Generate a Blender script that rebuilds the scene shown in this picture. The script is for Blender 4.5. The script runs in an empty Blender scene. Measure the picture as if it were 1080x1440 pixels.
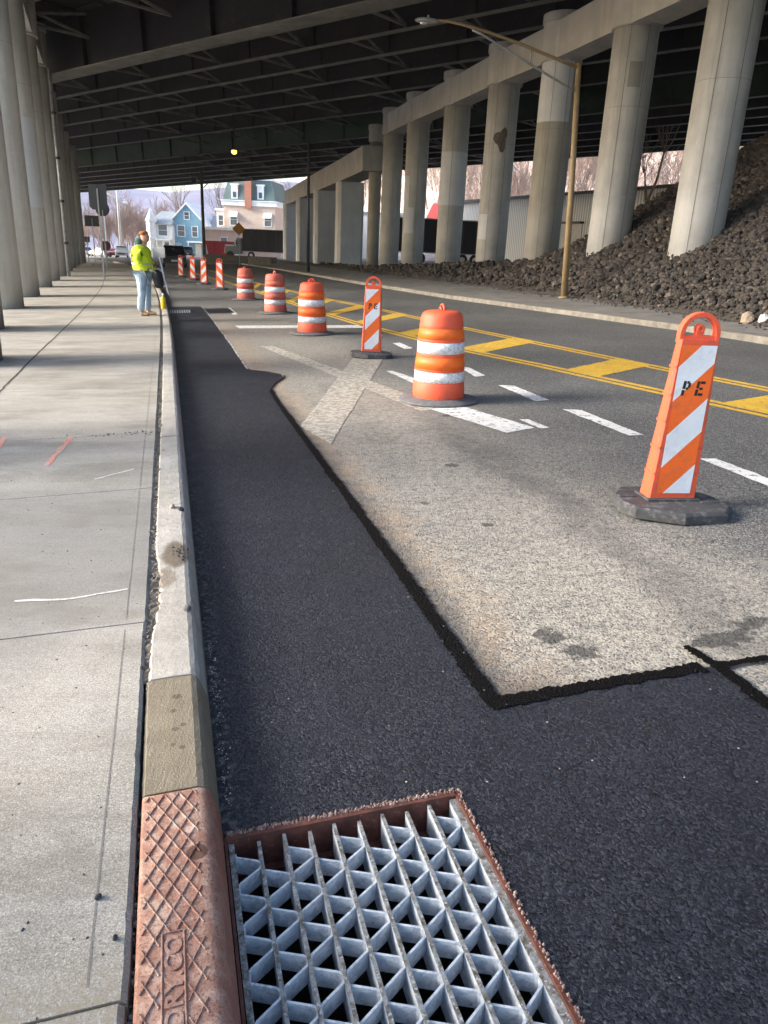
import bpy, bmesh, math, random
import numpy as np
from mathutils import Vector, Matrix
random.seed(7)
SC = bpy.context.scene
COL = SC.collection
R = math.radians
LEAN = 0.042            # the road is banked 2.4 degrees: what stands plumb leans this much against its surface

# ------------------------------------------------------------------ road frame: s along the kerb, n to its right
def P(s, n, z=0.0, bend=True):
    if bend and s > 12: n = n - 0.0009*(s-12)**2
    return Vector((-.2683*s + .9633*n, .9633*s + .2683*n, z))
ROADROT = math.atan2(.2683, .9633)      # rotation that turns local x to n and local y to s

# ------------------------------------------------------------------ materials
class NT:
    def __init__(s, name):
        m = bpy.data.materials.new(name); m.use_nodes = True
        s.m = m; s.t = m.node_tree; s.n = s.t.nodes; s.l = s.t.links
        s.b = s.n['Principled BSDF']; s.tc = s.n.new('ShaderNodeTexCoord')
    def set(s, k, v):
        inp = s.b.inputs[k]
        if hasattr(v, 'is_output'): s.l.new(v, inp)
        else: inp.default_value = v if not isinstance(v, tuple) else (*v, 1)[:4]
        return s
    def vec(s, scale=(1,1,1), kind='Object', rot=0):
        mp = s.n.new('ShaderNodeMapping'); s.l.new(s.tc.outputs[kind], mp.inputs[0])
        mp.inputs['Scale'].default_value = scale; mp.inputs['Rotation'].default_value = (0,0,rot)
        return mp.outputs[0]
    def _v(s, n, v):
        s.l.new(v if v is not None else s.tc.outputs['Object'], n.inputs['Vector'])
    def noise(s, sc, det=4, v=None, rough=.6, dist=0):
        n = s.n.new('ShaderNodeTexNoise'); s._v(n, v); n.inputs['Scale'].default_value = sc
        n.inputs['Detail'].default_value = det; n.inputs['Roughness'].default_value = rough; n.inputs['Distortion'].default_value = dist
        return n.outputs['Fac']
    def vor(s, sc, v=None, out='Distance', feat='F1'):
        n = s.n.new('ShaderNodeTexVoronoi'); n.feature = feat; s._v(n, v); n.inputs['Scale'].default_value = sc
        return n.outputs[out]
    def facets(s, sc, v=None, tilt=1.0, edge=.35):
        n = s.n.new('ShaderNodeTexVoronoi'); s._v(n, v); n.inputs['Scale'].default_value = sc
        src = v if v is not None else s.tc.outputs['Object']
        def vm(op, a, b_):
            q = s.n.new('ShaderNodeVectorMath'); q.operation = op
            for i_, x in ((0,a),(1,b_)):
                if hasattr(x,'is_output'): s.l.new(x, q.inputs[i_])
                else: q.inputs[i_].default_value = x
            return q
        d = vm('SUBTRACT', src, n.outputs['Position']); c = vm('SUBTRACT', n.outputs['Color'], (.5,.5,.5))
        dot = vm('DOT_PRODUCT', d.outputs[0], c.outputs[0]).outputs['Value']
        h = s.mth('MULTIPLY', dot, sc*tilt)
        dist = s.mth('MULTIPLY', n.outputs['Distance'], n.outputs['Distance'])
        return s.mth('SUBTRACT', h, s.mth('MULTIPLY', dist, edge)), n.outputs['Color'], n.outputs['Distance']
    def ramp(s, f, pts):
        n = s.n.new('ShaderNodeValToRGB'); s.l.new(f, n.inputs[0]); e = n.color_ramp.elements
        while len(e) < len(pts): e.new(.5)
        for x, (p, c) in zip(e, pts):
            x.position = p; x.color = (c, c, c, 1) if not isinstance(c, tuple) else (*c, 1)
        return n.outputs[0]
    def mix(s, f, a, b, mode='MIX'):
        n = s.n.new('ShaderNodeMix'); n.data_type = 'RGBA'; n.blend_type = mode
        for i, v in ((0, f), (6, a), (7, b)):
            if hasattr(v, 'is_output'): s.l.new(v, n.inputs[i])
            elif i == 0: n.inputs[0].default_value = v
            else: n.inputs[i].default_value = (*v, 1) if isinstance(v, tuple) else (v, v, v, 1)
        return n.outputs[2]
    def mth(s, op, a, b=0.0, clamp=False):
        n = s.n.new('ShaderNodeMath'); n.operation = op; n.use_clamp = clamp
        for i, v in ((0, a), (1, b)):
            if hasattr(v, 'is_output'): s.l.new(v, n.inputs[i])
            else: n.inputs[i].default_value = v
        return n.outputs[0]
    def xyz(s, v=None):
        n = s.n.new('ShaderNodeSeparateXYZ'); s.l.new(v if v is not None else s.tc.outputs['Object'], n.inputs[0]); return n.outputs
    def bump(s, h, st=.5, d=.01, normal=None):
        n = s.n.new('ShaderNodeBump'); s.l.new(h, n.inputs['Height']); n.inputs['Strength'].default_value = st
        n.inputs['Distance'].default_value = d
        if normal is not None: s.l.new(normal, n.inputs['Normal'])
        return n.outputs[0]
    def sn(s):                                   # road coordinates as sockets
        x, y, z = s.xyz()
        S = s.mth('ADD', s.mth('MULTIPLY', x, -.2683), s.mth('MULTIPLY', y, .9633))
        N = s.mth('ADD', s.mth('MULTIPLY', x, .9633), s.mth('MULTIPLY', y, .2683))
        return S, N
    def blob(s, S, N, cs, cn, rs, rn, soft=.5, wob=0.0, wsc=2.0):
        a = s.mth('DIVIDE', s.mth('SUBTRACT', S, cs), rs); b = s.mth('DIVIDE', s.mth('SUBTRACT', N, cn), rn)
        d = s.mth('SQRT', s.mth('ADD', s.mth('MULTIPLY', a, a), s.mth('MULTIPLY', b, b)))
        if wob: d = s.mth('ADD', d, s.mth('MULTIPLY', s.mth('SUBTRACT', s.noise(wsc, 5), .5), wob))
        return s.ramp(d, [(max(0, .5-soft/2), 1.0), (min(1, .5+soft/2), 0.0)]) if False else s.smooth(d, 1+soft/2, 1-soft/2)
    def smooth(s, v, a, b):                      # 0 at a, 1 at b
        n = s.n.new('ShaderNodeMapRange'); n.interpolation_type = 'SMOOTHSTEP'
        s.l.new(v, n.inputs[0]); lo, hi = min(a, b), max(a, b)
        n.inputs[1].default_value = lo; n.inputs[2].default_value = hi
        n.inputs[3].default_value = 0.0 if a < b else 1.0; n.inputs[4].default_value = 1.0 if a < b else 0.0
        return n.outputs[0]

def simple(name, col, rough=.6, metal=0, var=.25, sc=6, bump=0.0, bsc=60, spec=None, dirt=None):
    t = NT(name)
    f = t.noise(sc, 5)
    c = t.mix(t.ramp(f, [(.3, 0.0), (.7, 1.0)]), tuple(x*(1-var) for x in col), tuple(min(1, x*(1+var)) for x in col))
    if dirt:
        c = t.mix(t.ramp(t.noise(sc*2.3, 6, rough=.7), [(.52, 0.0), (.7, dirt[1])]), c, dirt[0])
    t.set('Base Color', c).set('Roughness', rough).set('Metallic', metal)
    if spec is not None: t.set('Specular IOR Level', spec)
    if bump: t.set('Normal', t.bump(t.noise(bsc, 4), bump, .01))
    return t.m

M = {}
def build_materials():
    # ---- fresh asphalt
    t = NT('fresh_asphalt'); S, N = t.sn()
    w = t.n.new('ShaderNodeTexNoise'); t._v(w, None); w.inputs['Scale'].default_value = 90; w.inputs['Detail'].default_value = 2
    add = t.n.new('ShaderNodeVectorMath'); add.operation = 'MULTIPLY_ADD'; t.l.new(w.outputs['Color'], add.inputs[0]); add.inputs[1].default_value = (.006,.006,.006); t.l.new(t.tc.outputs['Object'], add.inputs[2])
    h1, c1, d1 = t.facets(125, add.outputs[0], 2.2, .8); h2, c2, d2 = t.facets(260, add.outputs[0], 1.6, .8)
    stone = t.xyz(c1)[0]; st2 = t.xyz(c2)[1]
    base = t.mix(t.ramp(t.noise(2.2, 5), [(.35, 0.0), (.65, 1.0)]), (.0078,.0100,.0165), (.0122,.0150,.0235))
    base = t.mix(t.smooth(stone, .6, 1.0), base, (.024,.028,.038))
    base = t.mix(t.mth('MULTIPLY', t.smooth(st2, .8, 1.0), .45), base, (.055,.057,.065))
    base = t.mix(t.smooth(stone, .35, .0), base, (.007,.0075,.010))
    fl = t.ramp(t.xyz(t.vor(48, None, 'Color'))[1], [(.985, 0.0), (.99, 1.0)])
    fl = t.mth('MULTIPLY', fl, t.smooth(t.vor(48), .22, .12))
    base = t.mix(fl, base, (.5,.48,.44))
    edge = t.mth('ADD', t.smooth(N, .12, .01), 0.0, True)
    edge = t.mth('MULTIPLY', edge, t.ramp(t.noise(40, 4), [(.5, 0.0), (.62, .5)]))
    base = t.mix(edge, base, (.22,.21,.19))
    t.set('Base Color', base).set('Roughness', t.ramp(t.noise(5, 4), [(.3, .46), (.7, .60)])).set('Specular IOR Level', .48)
    patchy = t.ramp(t.noise(3.5, 4), [(.35, .55), (.65, 1.0)])
    h = t.mth('ADD', t.mth('MULTIPLY', h1, patchy), t.mth('MULTIPLY', h2, .45))
    t.set('Normal', t.bump(h, .95, .0023, t.bump(t.noise(3, 3), .3, .03))); M['fresh'] = t.m
    # ---- worn old asphalt with pale cement dust strip
    t = NT('worn_asphalt'); S, N = t.sn()
    hf, cf, df = t.facets(120, None, 1.5, .8); g = t.xyz(cf)[0]
    c = t.mix(t.ramp(t.noise(.7, 6, rough=.6), [(.3, 0.0), (.7, 1.0)]), (.075,.076,.078), (.12,.12,.12))
    c = t.mix(t.smooth(g, .6, 1.0), c, (.24,.235,.22))
    c = t.mix(t.smooth(g, .3, .0), c, (.035,.035,.036))
    pale = t.mix(t.ramp(t.noise(60, 5, rough=.7), [(.25, 0.0), (.75, 1.0)]), (.30,.27,.22), (.52,.48,.41))
    pale = t.mix(t.mth('MULTIPLY', t.smooth(g, .36, .08), .6), pale, (.15,.135,.11))
    wn = t.mth('ADD', N, t.mth('MULTIPLY', t.mth('SUBTRACT', t.noise(.8, 5), .5), 1.3))
    m1 = t.mth('MULTIPLY', t.smooth(wn, 3.5, 2.0), t.smooth(S, 14, 8.5))
    m1 = t.mth('MULTIPLY', m1, t.smooth(t.noise(1.3, 6, rough=.65), .26, .52))
    m2 = t.mth('MULTIPLY', t.smooth(wn, 3.9, 1.9), t.smooth(S, 27, 14.0)); m2 = t.mth('MULTIPLY', m2, .62)
    m3 = t.mth('MULTIPLY', t.smooth(S, 5.2, 3.0), t.smooth(wn, 3.6, 2.2))
    mk = t.mth('MAXIMUM', t.mth('MULTIPLY', m1, .82), t.mth('MAXIMUM', m2, t.mth('MULTIPLY', m3, 1.0)))
    brk = t.ramp(t.noise(11, 8, rough=.75), [(.28, .35), (.55, 1.0)])
    mk = t.mth('MULTIPLY', mk, brk)
    c = t.mix(mk, c, pale)
    warm = t.mth('MULTIPLY', t.smooth(t.mth('ADD', N, t.mth('MULTIPLY', t.noise(2, 4), .5)), 1.75, 1.35), t.smooth(S, 24, 7))
    warm = t.mth('MULTIPLY', warm, t.ramp(t.noise(5, 6, rough=.7), [(.36, 0.0), (.62, .6)]))
    c = t.mix(warm, c, (.44,.30,.18))
    # tyre darkening and overspray of binder beside the joint
    dk = t.mth('MULTIPLY', t.smooth(t.mth('ADD', N, t.mth('MULTIPLY', t.noise(5, 4), .16)), 1.36, 1.10), t.smooth(S, 9.5, 7.5))
    dk2 = t.mth('MULTIPLY', t.smooth(S, 2.42, 2.2), t.smooth(N, 1.5, 1.1)); dk = t.mth('MAXIMUM', t.mth('MULTIPLY', dk, .8), t.mth('MULTIPLY', dk2, .7))
    c = t.mix(dk, c, (.05,.05,.053))
    tm = t.mth('MULTIPLY', t.smooth(t.mth('ABSOLUTE', t.mth('SUBTRACT', wn, 2.35)), .34, .05), t.smooth(S, 8.5, 5.5))
    tm = t.mth('MULTIPLY', tm, t.ramp(t.noise(7, 5), [(.3, .25), (.7, .6)]))
    c = t.mix(tm, c, (.085,.083,.08))
    # oil drops and small stains
    for cs, cn, rs, rn in ((2.55,1.46,.07,.06),(2.40,1.53,.05,.07),(2.33,2.17,.06,.17),(2.42,2.4,.04,.1),(5.2,2.0,.05,.05),(6.9,2.62,.06,.09),(3.9,1.75,.03,.04),(4.4,1.5,.03,.03)):
        c = t.mix(t.mth('MULTIPLY', t.blob(S, N, cs, cn, rs, rn, .5, 3.2, 17), .8), c, (.06,.058,.055))
    mot = t.ramp(t.noise(22, 6, rough=.75), [(.3, .78), (.7, 1.15)])
    c = t.mix(1.0, c, mot, 'MULTIPLY')
    drk = t.ramp(t.noise(.35, 3, t.vec((1,.35,1), rot=-ROADROT)), [(.35, .82), (.65, 1.05)])
    c = t.mix(1.0, c, drk, 'MULTIPLY')
    t.set('Base Color', c).set('Roughness', .88).set('Specular IOR Level', .3)
    t.set('Normal', t.bump(t.mth('ADD', hf, t.mth('MULTIPLY', t.noise(60, 5, rough=.7), 1.5)), .8, .003)); M['old'] = t.m
    # ---- far lane asphalt / ground
    t = NT('open_ground'); c = t.mix(t.noise(.05, 6), (.16,.16,.16), (.34,.33,.31))
    c = t.mix(t.ramp(t.noise(6, 6), [(.3,0.0),(.7,.6)]), c, (.24,.22,.20))
    t.set('Base Color', c).set('Roughness', .95); M['ground'] = t.m
    # ---- tar
    t = NT('tar_seal'); 
    c = t.mix(t.ramp(t.noise(160, 4), [(.55, 0.0), (.7, 1.0)]), (.003,.003,.003), (.012,.009,.009))
    fl = t.mth('MULTIPLY', t.ramp(t.xyz(t.vor(70, None, 'Color'))[1], [(.985,0.0),(.99,1.0)]), t.smooth(t.vor(70), .25, .1))
    c = t.mix(fl, c, (.5,.5,.48))
    t.set('Base Color', c).set('Roughness', .6).set('Specular IOR Level', .12)
    t.set('Normal', t.bump(t.mth('SUBTRACT', t.noise(90, 5), t.vor(110)), .9, .005)); M['tar'] = t.m
    # ---- concrete walk
    t = NT('sidewalk_concrete'); S, N = t.sn()
    c = t.mix(t.ramp(t.noise(1.1, 7, rough=.65), [(.3, 0.0), (.7, 1.0)]), (.235,.215,.178), (.37,.342,.292))
    st = t.noise(3.2, 7, t.vec((.35,1.7,1), rot=-.25), .7)
    c = t.mix(t.ramp(st, [(.42, 0.0), (.68, .65)]), c, (.42,.405,.375))
    c = t.mix(t.ramp(t.noise(1.7, 5, rough=.7), [(.55, 0.0), (.75, .5)]), c, (.19,.18,.165))
    g = t.noise(190, 4, rough=.85)
    c = t.mix(t.ramp(g, [(.36, .9), (.47, 0.0)]), c, (.13,.12,.10))
    c = t.mix(t.ramp(g, [(.53, 0.0), (.64, .85)]), c, (.62,.60,.55))
    sp = t.mth('MULTIPLY', t.ramp(t.xyz(t.vor(17, None, 'Color'))[0], [(.90,0.0),(.92,1.0)]), t.smooth(t.mth('ADD', t.vor(17), t.mth('MULTIPLY', t.noise(90, 3), .15)), .21, .13))
    c = t.mix(sp, c, (.07,.066,.06))
    bl = t.mth('MULTIPLY', t.blob(S, N, 3.9, -.95, 1.1, 1.5, .9, .8, 1.4), .6)
    c = t.mix(bl, c, (.165,.162,.16))
    c = t.mix(t.mth('MULTIPLY', t.smooth(t.noise(.9, 6, t.vec((1,2.2,1)), .7), .45, .62), .45), c, (.17,.155,.13))
    ds = t.mth('MULTIPLY', t.smooth(S, 1.38, 1.20), .8)
    c = t.mix(t.mth('MULTIPLY', ds, t.ramp(t.noise(55, 5), [(.35,0.0),(.6,1.0)])), c, (.30,.26,.19))
    t.set('Base Color', c).set('Roughness', .92).set('Specular IOR Level', .25)
    t.set('Normal', t.bump(t.mth('ADD', t.noise(240, 3), t.mth('MULTIPLY', st, .8)), .45, .003)); M['walk'] = t.m
    # ---- kerb concrete
    t = NT('kerb_concrete'); S, N = t.sn()
    c = t.mix(t.ramp(t.noise(3, 7, rough=.7), [(.3, 0.0), (.7, 1.0)]), (.30,.275,.235), (.50,.475,.43))
    g = t.noise(200, 4, rough=.8)
    c = t.mix(t.ramp(g, [(.33, .7), (.46, 0.0)]), c, (.14,.125,.105))
    c = t.mix(t.ramp(t.noise(14, 7, rough=.75), [(.56, 0.0), (.70, .6)]), c, (.21,.19,.165))
    c = t.mix(t.ramp(t.vor(22), [(.05, .6), (.12, 0.0)]), c, (.17,.15,.13))
    c = t.mix(t.mth('MULTIPLY', t.blob(S, N, 3.62, -.09, .17, .065, .5, .5, 9), .85), c, (.115,.088,.06))
    c = t.mix(t.mth('MULTIPLY', t.blob(S, N, 3.35, -.14, .12, .05, .6, .8, 12), .7), c, (.16,.13,.10))
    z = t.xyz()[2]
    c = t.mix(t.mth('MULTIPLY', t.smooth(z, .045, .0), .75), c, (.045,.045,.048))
    t.set('Base Color', c).set('Roughness', .93).set('Specular IOR Level', .25)
    t.set('Normal', t.bump(t.mth('ADD', t.noise(30, 7, rough=.75), t.mth('MULTIPLY', g, .3)), .7, .009)); M['kerb'] = t.m
    t = NT('fresh_mortar')
    c = t.mix(t.ramp(t.noise(8, 6), [(.3,0.0),(.7,1.0)]), (.17,.14,.095), (.235,.20,.14))
    S, N = t.sn()
    for cs, cn, r in ((2.32,-.10,.016),(2.235,-.115,.011),(2.13,-.11,.011),(2.15,-.085,.01),(2.05,-.12,.008),(2.03,-.09,.01)):
        c = t.mix(t.mth('MULTIPLY', t.blob(S, N, cs, cn, r, r, .5, .3, 30), .8), c, (.085,.065,.043))
    c = t.mix(t.ramp(t.vor(45), [(.08, .8), (.13, 0.0)]), c, (.38,.33,.27))
    c = t.mix(t.ramp(t.noise(240, 3), [(.6,0.0),(.7,.5)]), c, (.33,.29,.22))
    t.set('Base Color', c).set('Roughness', .8)
    t.set('Normal', t.bump(t.mth('ADD', t.noise(9, 5, t.vec((9,1,9), rot=-ROADROT), .7), t.noise(180, 3)), .6, .005)); M['mortar'] = t.m
    t = NT('rusted_cast_iron')
    c = t.mix(t.ramp(t.noise(9, 7, rough=.7), [(.3,0.0),(.7,1.0)]), (.25,.125,.09), (.39,.22,.165))
    c = t.mix(t.ramp(t.noise(22, 7, rough=.75), [(.46,0.0),(.62,.8)]), c, (.50,.37,.30))
    c = t.mix(t.ramp(t.noise(180, 3), [(.34,.8),(.47,0.0)]), c, (.12,.055,.04))
    S, N = t.sn()
    c = t.mix(t.mth('MULTIPLY', t.blob(S, N, 1.575, -.062, .027, .027, .25, .25, 20), .9), c, (.11,.05,.035))
    c = t.mix(t.mth('MULTIPLY', t.blob(S, N, 1.66, -.075, .013, .015, .3, .2, 20), .9), c, (.55,.42,.34))
    c = t.mix(t.mth('MULTIPLY', t.smooth(N, -.045, -.005), .5), c, (.30,.10,.06))
    c = t.mix(t.smooth(N, -.195, -.215), c, (.42,.17,.10))
    t.set('Base Color', c).set('Roughness', .72).set('Metallic', .1)
    t.set('Normal', t.bump(t.mth('ADD', t.noise(130, 4), t.noise(22, 5)), .45, .004)); M['rust'] = t.m
    t = NT('dark_rust_frame')
    c = t.mix(t.ramp(t.noise(14, 6), [(.3,0.0),(.7,1.0)]), (.055,.018,.012), (.17,.055,.035))
    c = t.mix(t.ramp(t.noise(50, 6, rough=.8), [(.58,0.0),(.68,.6)]), c, (.36,.22,.17))
    t.set('Base Color', c).set('Roughness', .7).set('Normal', t.bump(t.noise(60, 6), .7, .006)); M['framerust'] = t.m
    t = NT('mortar_crust')
    c = t.mix(t.ramp(t.noise(60, 5), [(.35,0.0),(.65,1.0)]), (.16,.075,.055), (.52,.38,.32))
    t.set('Base Color', c).set('Roughness', .9).set('Normal', t.bump(t.noise(120, 5), 1, .01)); M['crust'] = t.m
    t = NT('galvanised_steel')
    sp = t.xyz(t.vor(55, None, 'Color'))[0]
    c = t.mix(sp, (.38,.43,.49), (.58,.63,.68))
    c = t.mix(t.ramp(t.noise(30, 8, rough=.8, dist=1.5), [(.5,0.0),(.6,.75)]), c, (.74,.75,.75))
    c = t.mix(t.ramp(t.noise(60, 7, rough=.8), [(.57,0.0),(.66,.75)]), c, (.16,.14,.11))
    t.set('Base Color', c).set('Metallic', .15).set('Roughness', .5)
    t.set('Normal', t.bump(t.noise(110, 5), .3, .003)); M['galv'] = t.m
    t = NT('dirty_bar_top')
    c = t.mix(t.ramp(t.noise(40, 7, rough=.8), [(.42,0.0),(.6,1.0)]), (.30,.31,.31), (.08,.065,.04))
    c = t.mix(t.ramp(t.noise(120, 4), [(.58,0.0),(.64,1.0)]), c, (.5,.5,.49))
    t.set('Base Color', c).set('Metallic', .2).set('Roughness', .6).set('Normal', t.bump(t.noise(140, 5), .5, .003)); M['bartop'] = t.m
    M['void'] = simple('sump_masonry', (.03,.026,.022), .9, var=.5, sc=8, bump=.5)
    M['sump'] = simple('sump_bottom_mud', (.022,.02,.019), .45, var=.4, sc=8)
    # paints
    def paint(name, col, wear, wcol=(.12,.12,.12), sc=14):
        t = NT(name)
        f = t.noise(sc, 8, rough=.75)
        c = t.mix(t.ramp(t.noise(3, 5), [(.3,0.0),(.7,1.0)]), tuple(x*.82 for x in col), col)
        c = t.mix(t.ramp(f, [(wear, 1.0), (wear+.06, 0.0)]), c, wcol)
        c = t.mix(t.ramp(t.noise(130, 4, rough=.7), [(.34, .7), (.46, 0.0)]), c, tuple(x*.5 for x in col))
        t.set('Base Color', c).set('Roughness', .75).set('Normal', t.bump(t.noise(120, 4), .4, .003)); return t.m
    M['wpaint'] = paint('white_road_paint', (.72,.71,.68), .40)
    M['wworn'] = paint('ghost_white_paint', (.50,.465,.39), .47, (.25,.225,.185))
    M['ypaint'] = paint('yellow_road_paint', (.66,.40,.035), .39)
    M['opaint'] = paint('orange_survey_paint', (.85,.22,.12), .47, (.42,.40,.36), 30)
    M['chalk'] = paint('chalk_mark', (.7,.69,.66), .45, (.42,.40,.36), 40)
    # column concrete, seams by side direction
    def conc(name, a, b, streak=.5):
        t = NT(name)
        c = t.mix(t.ramp(t.noise(.9, 6), [(.3,0.0),(.7,1.0)]), a, b)
        c = t.mix(t.ramp(t.noise(2.2, 6, t.vec((1.6,1.6,.12)), .7), [(.48,0.0),(.75,streak)]), c, tuple(x*.62 for x in a))
        c = t.mix(t.ramp(t.noise(5, 7, rough=.75), [(.6,0.0),(.75,.45)]), c, tuple(min(1,x*1.35) for x in b))
        c = t.mix(t.ramp(t.vor(9), [(.03,.5),(.06,0.0)]), c, (.1,.095,.09))
        t.set('Base Color', c).set('Roughness', .88).set('Specular IOR Level', .3).set('Normal', t.bump(t.noise(30, 6), .25, .006)); return t.m
    M['conc'] = conc('column_concrete', (.37,.36,.34), (.515,.505,.48))
    M['concb'] = conc('column_concrete_brown', (.30,.28,.245), (.40,.375,.33))
    M['concl'] = conc('lit_column_concrete', (.45,.435,.40), (.62,.60,.56))  # same concrete lightened, so brighter light on the left row is painted in
    M['concw'] = conc('repainted_white_concrete', (.50,.51,.53), (.62,.63,.65), .2)
    M['concd'] = conc('grey_paint_patch', (.235,.225,.205), (.29,.28,.255), .3)
    M['seam'] = simple('formwork_seam', (.19,.175,.155), .9)
    M['hole'] = simple('spalled_concrete', (.12,.10,.08), .95, var=.5, sc=14, bump=1, bsc=25)
    M['girder'] = simple('bounce_lit_grey_girder_paint', (.17,.17,.16), .6, var=.3, sc=1.5, dirt=((.12,.08,.06), .7))  # bottom flanges paler than the webs: ground bounce put into their colour
    M['web'] = simple('shaded_web_steel', (.012,.011,.012), .7, var=.4, sc=1, dirt=((.05,.032,.026), .6))  # girder webs and top flanges: their shade is painted in as near-black steel
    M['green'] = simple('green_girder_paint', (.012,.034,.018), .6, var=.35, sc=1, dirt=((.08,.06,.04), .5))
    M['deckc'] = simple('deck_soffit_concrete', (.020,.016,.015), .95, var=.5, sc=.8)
    M['rock'] = None
    t = NT('dark_rubble_stone')
    oi = t.n.new('ShaderNodeNewGeometry').outputs['Random Per Island']
    c = t.mix(oi, (.028,.024,.021), (.082,.068,.057))
    c = t.mix(t.ramp(oi, [(.93,0.0),(.98,.7)]), c, (.20,.155,.12))
    c = t.mix(1.0, c, t.ramp(t.noise(9, 5), [(.3,.65),(.7,1.25)]), 'MULTIPLY')
    t.set('Base Color', c).set('Roughness', .95).set('Normal', t.bump(t.noise(22, 6), .6, .03)); M['rock'] = t.m
    M['soil'] = simple('dark_gritty_soil', (.05,.042,.035), .98, var=.5, sc=10, bump=1, bsc=60, dirt=((.12,.10,.085), .7))
    M['jsoil'] = simple('pale_joint_grit', (.15,.128,.10), .98, var=.5, sc=12, bump=1, bsc=90, dirt=((.06,.05,.04), .7))
    M['rwalk'] = simple('dusty_far_pavement', (.19,.18,.165), .95, var=.25, sc=1.4, bump=.4, bsc=60, dirt=((.10,.09,.08), .7))
    M['rkerb'] = simple('pale_far_kerb', (.19,.172,.142), .9, var=.35, sc=5, bump=.4, bsc=50, dirt=((.14,.12,.10), .8))
    # traffic plastics
    def plastic(name, col, rough=.45, dirt=.5, sc=7, fade=1.1):
        t = NT(name)
        c = t.mix(t.ramp(t.noise(3, 4), [(.3,0.0),(.7,1.0)]), tuple(x*.86 for x in col), tuple(min(1,x*fade) for x in col))
        c = t.mix(t.ramp(t.noise(sc, 8, rough=.8), [(.50,0.0),(.66,dirt)]), c, tuple(x*.45+.05 for x in col))
        c = t.mix(t.ramp(t.noise(sc*5, 4, t.vec((1,1,.25))), [(.66,0.0),(.72,dirt)]), c, (.35,.20,.14))
        t.set('Base Color', c).set('Roughness', rough).set('Normal', t.bump(t.noise(25, 4), .18, .006)); return t.m
    M['or'] = plastic('orange_plastic', (.80,.105,.04), .6, .75, 9)
    M['orf'] = plastic('faded_orange_plastic', (.66,.14,.09), .7, .8, 10)
    M['orsheet'] = plastic('orange_reflective_sheet', (.98,.15,.012), .55, .55, 9)
    M['whsheet'] = plastic('white_reflective_sheet', (.80,.81,.83), .5, .35, 16)
    t = NT('scuffed_white_sheet')
    c = t.mix(t.ramp(t.noise(11, 3, t.vec((1,1,2.2)), .5), [(.48,0.0),(.5,.95),(.52,0.0)]), (.76,.77,.78), (.10,.09,.08))
    c = t.mix(t.ramp(t.noise(24, 8, rough=.8), [(.5,0.0),(.64,.7)]), c, (.40,.36,.32))
    t.set('Base Color', c).set('Roughness', .55); M['whscuff'] = t.m
    M['rubber'] = simple('dusty_black_rubber', (.05,.05,.052), .75, var=.3, sc=9, bump=.3, bsc=60, dirt=((.19,.18,.17), .8))
    M['ring'] = simple('grey_dusty_ring', (.11,.11,.112), .85, var=.25, sc=9, dirt=((.24,.23,.21), .8))
    M['black'] = simple('black_stencil_ink', (.012,.012,.012), .6)
    M['tan_pole'] = simple('tan_painted_pole', (.30,.21,.105), .55, var=.2, sc=3, dirt=((.16,.09,.05), .7))
    M['grey_metal'] = simple('weathered_grey_metal', (.34,.34,.34), .45, .4, dirt=((.2,.16,.12), .5))
    M['dark_metal'] = simple('dark_steel', (.06,.06,.062), .5, .3)
    M['lens'] = simple('lamp_lens', (.5,.5,.48), .2)
    t = NT('sodium_glow'); t.set('Base Color', (.9,.6,.15)); t.set('Emission Color', (1,.50,.06)); t.set('Emission Strength', 2.2); M['glow'] = t.m
    # person
    t = NT('hi_vis_jacket')
    c = t.mix(t.ramp(t.noise(5, 5), [(.3,0.0),(.7,1.0)]), (.52,.72,.015), (.72,.88,.03))
    t.set('Base Color', c).set('Roughness', .7).set('Normal', t.bump(t.noise(9, 4, dist=1.2), .8, .05)); M['hivis'] = t.m
    M['tape'] = simple('silver_reflective_tape', (.52,.54,.56), .35)
    t = NT('washed_denim')
    c = t.mix(t.ramp(t.noise(6, 6, t.vec((1,1,.5))), [(.35,0.0),(.65,1.0)]), (.21,.33,.43), (.50,.62,.70))
    t.set('Base Color', c).set('Roughness', .85).set('Normal', t.bump(t.noise(10, 5, t.vec((1,1,.6)), dist=1), .8, .04)); M['denim'] = t.m
    M['skin'] = simple('weathered_skin', (.50,.27,.19), .55, var=.1)
    M['boot'] = simple('tan_leather_boot', (.40,.25,.13), .8)
    M['knit'] = simple('rust_orange_knit', (.45,.14,.04), .95, var=.3, sc=30, bump=.8, bsc=70)
    M['hood'] = simple('dark_green_fleece', (.035,.10,.08), .95, var=.3, sc=10)
    M['glove'] = simple('pale_work_glove', (.55,.56,.55), .9)
    M['bag'] = simple('black_nylon', (.012,.012,.016), .7)
    # background
    M['bark'] = simple('bare_bark', (.20,.155,.13), .95, var=.35, sc=2)
    M['bark2'] = simple('dark_bark', (.10,.08,.07), .95, var=.3, sc=2)
    t = NT('leaf_littered_hillside')
    c = t.mix(t.ramp(t.noise(.12, 7, rough=.7), [(.3,0.0),(.7,1.0)]), (.44,.31,.25), (.72,.59,.52))
    c = t.mix(t.ramp(t.noise(.9, 7, rough=.8), [(.45,0.0),(.65,.8)]), c, (.76,.68,.62))
    t.set('Base Color', c).set('Roughness', 1.0).set('Normal', t.bump(t.noise(.8, 6), 1, .5)); M['hill'] = t.m
    t = NT('hazed_mountain_woods')
    c = t.mix(t.ramp(t.noise(.02, 9, rough=.75), [(.3,0.0),(.7,1.0)]), (.13,.135,.21), (.26,.255,.33))  # bare-wood purple with lilac distance haze painted into it
    t.set('Base Color', c).set('Roughness', 1.0); M['mount'] = t.m
    t = NT('corrugated_steel')
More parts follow.
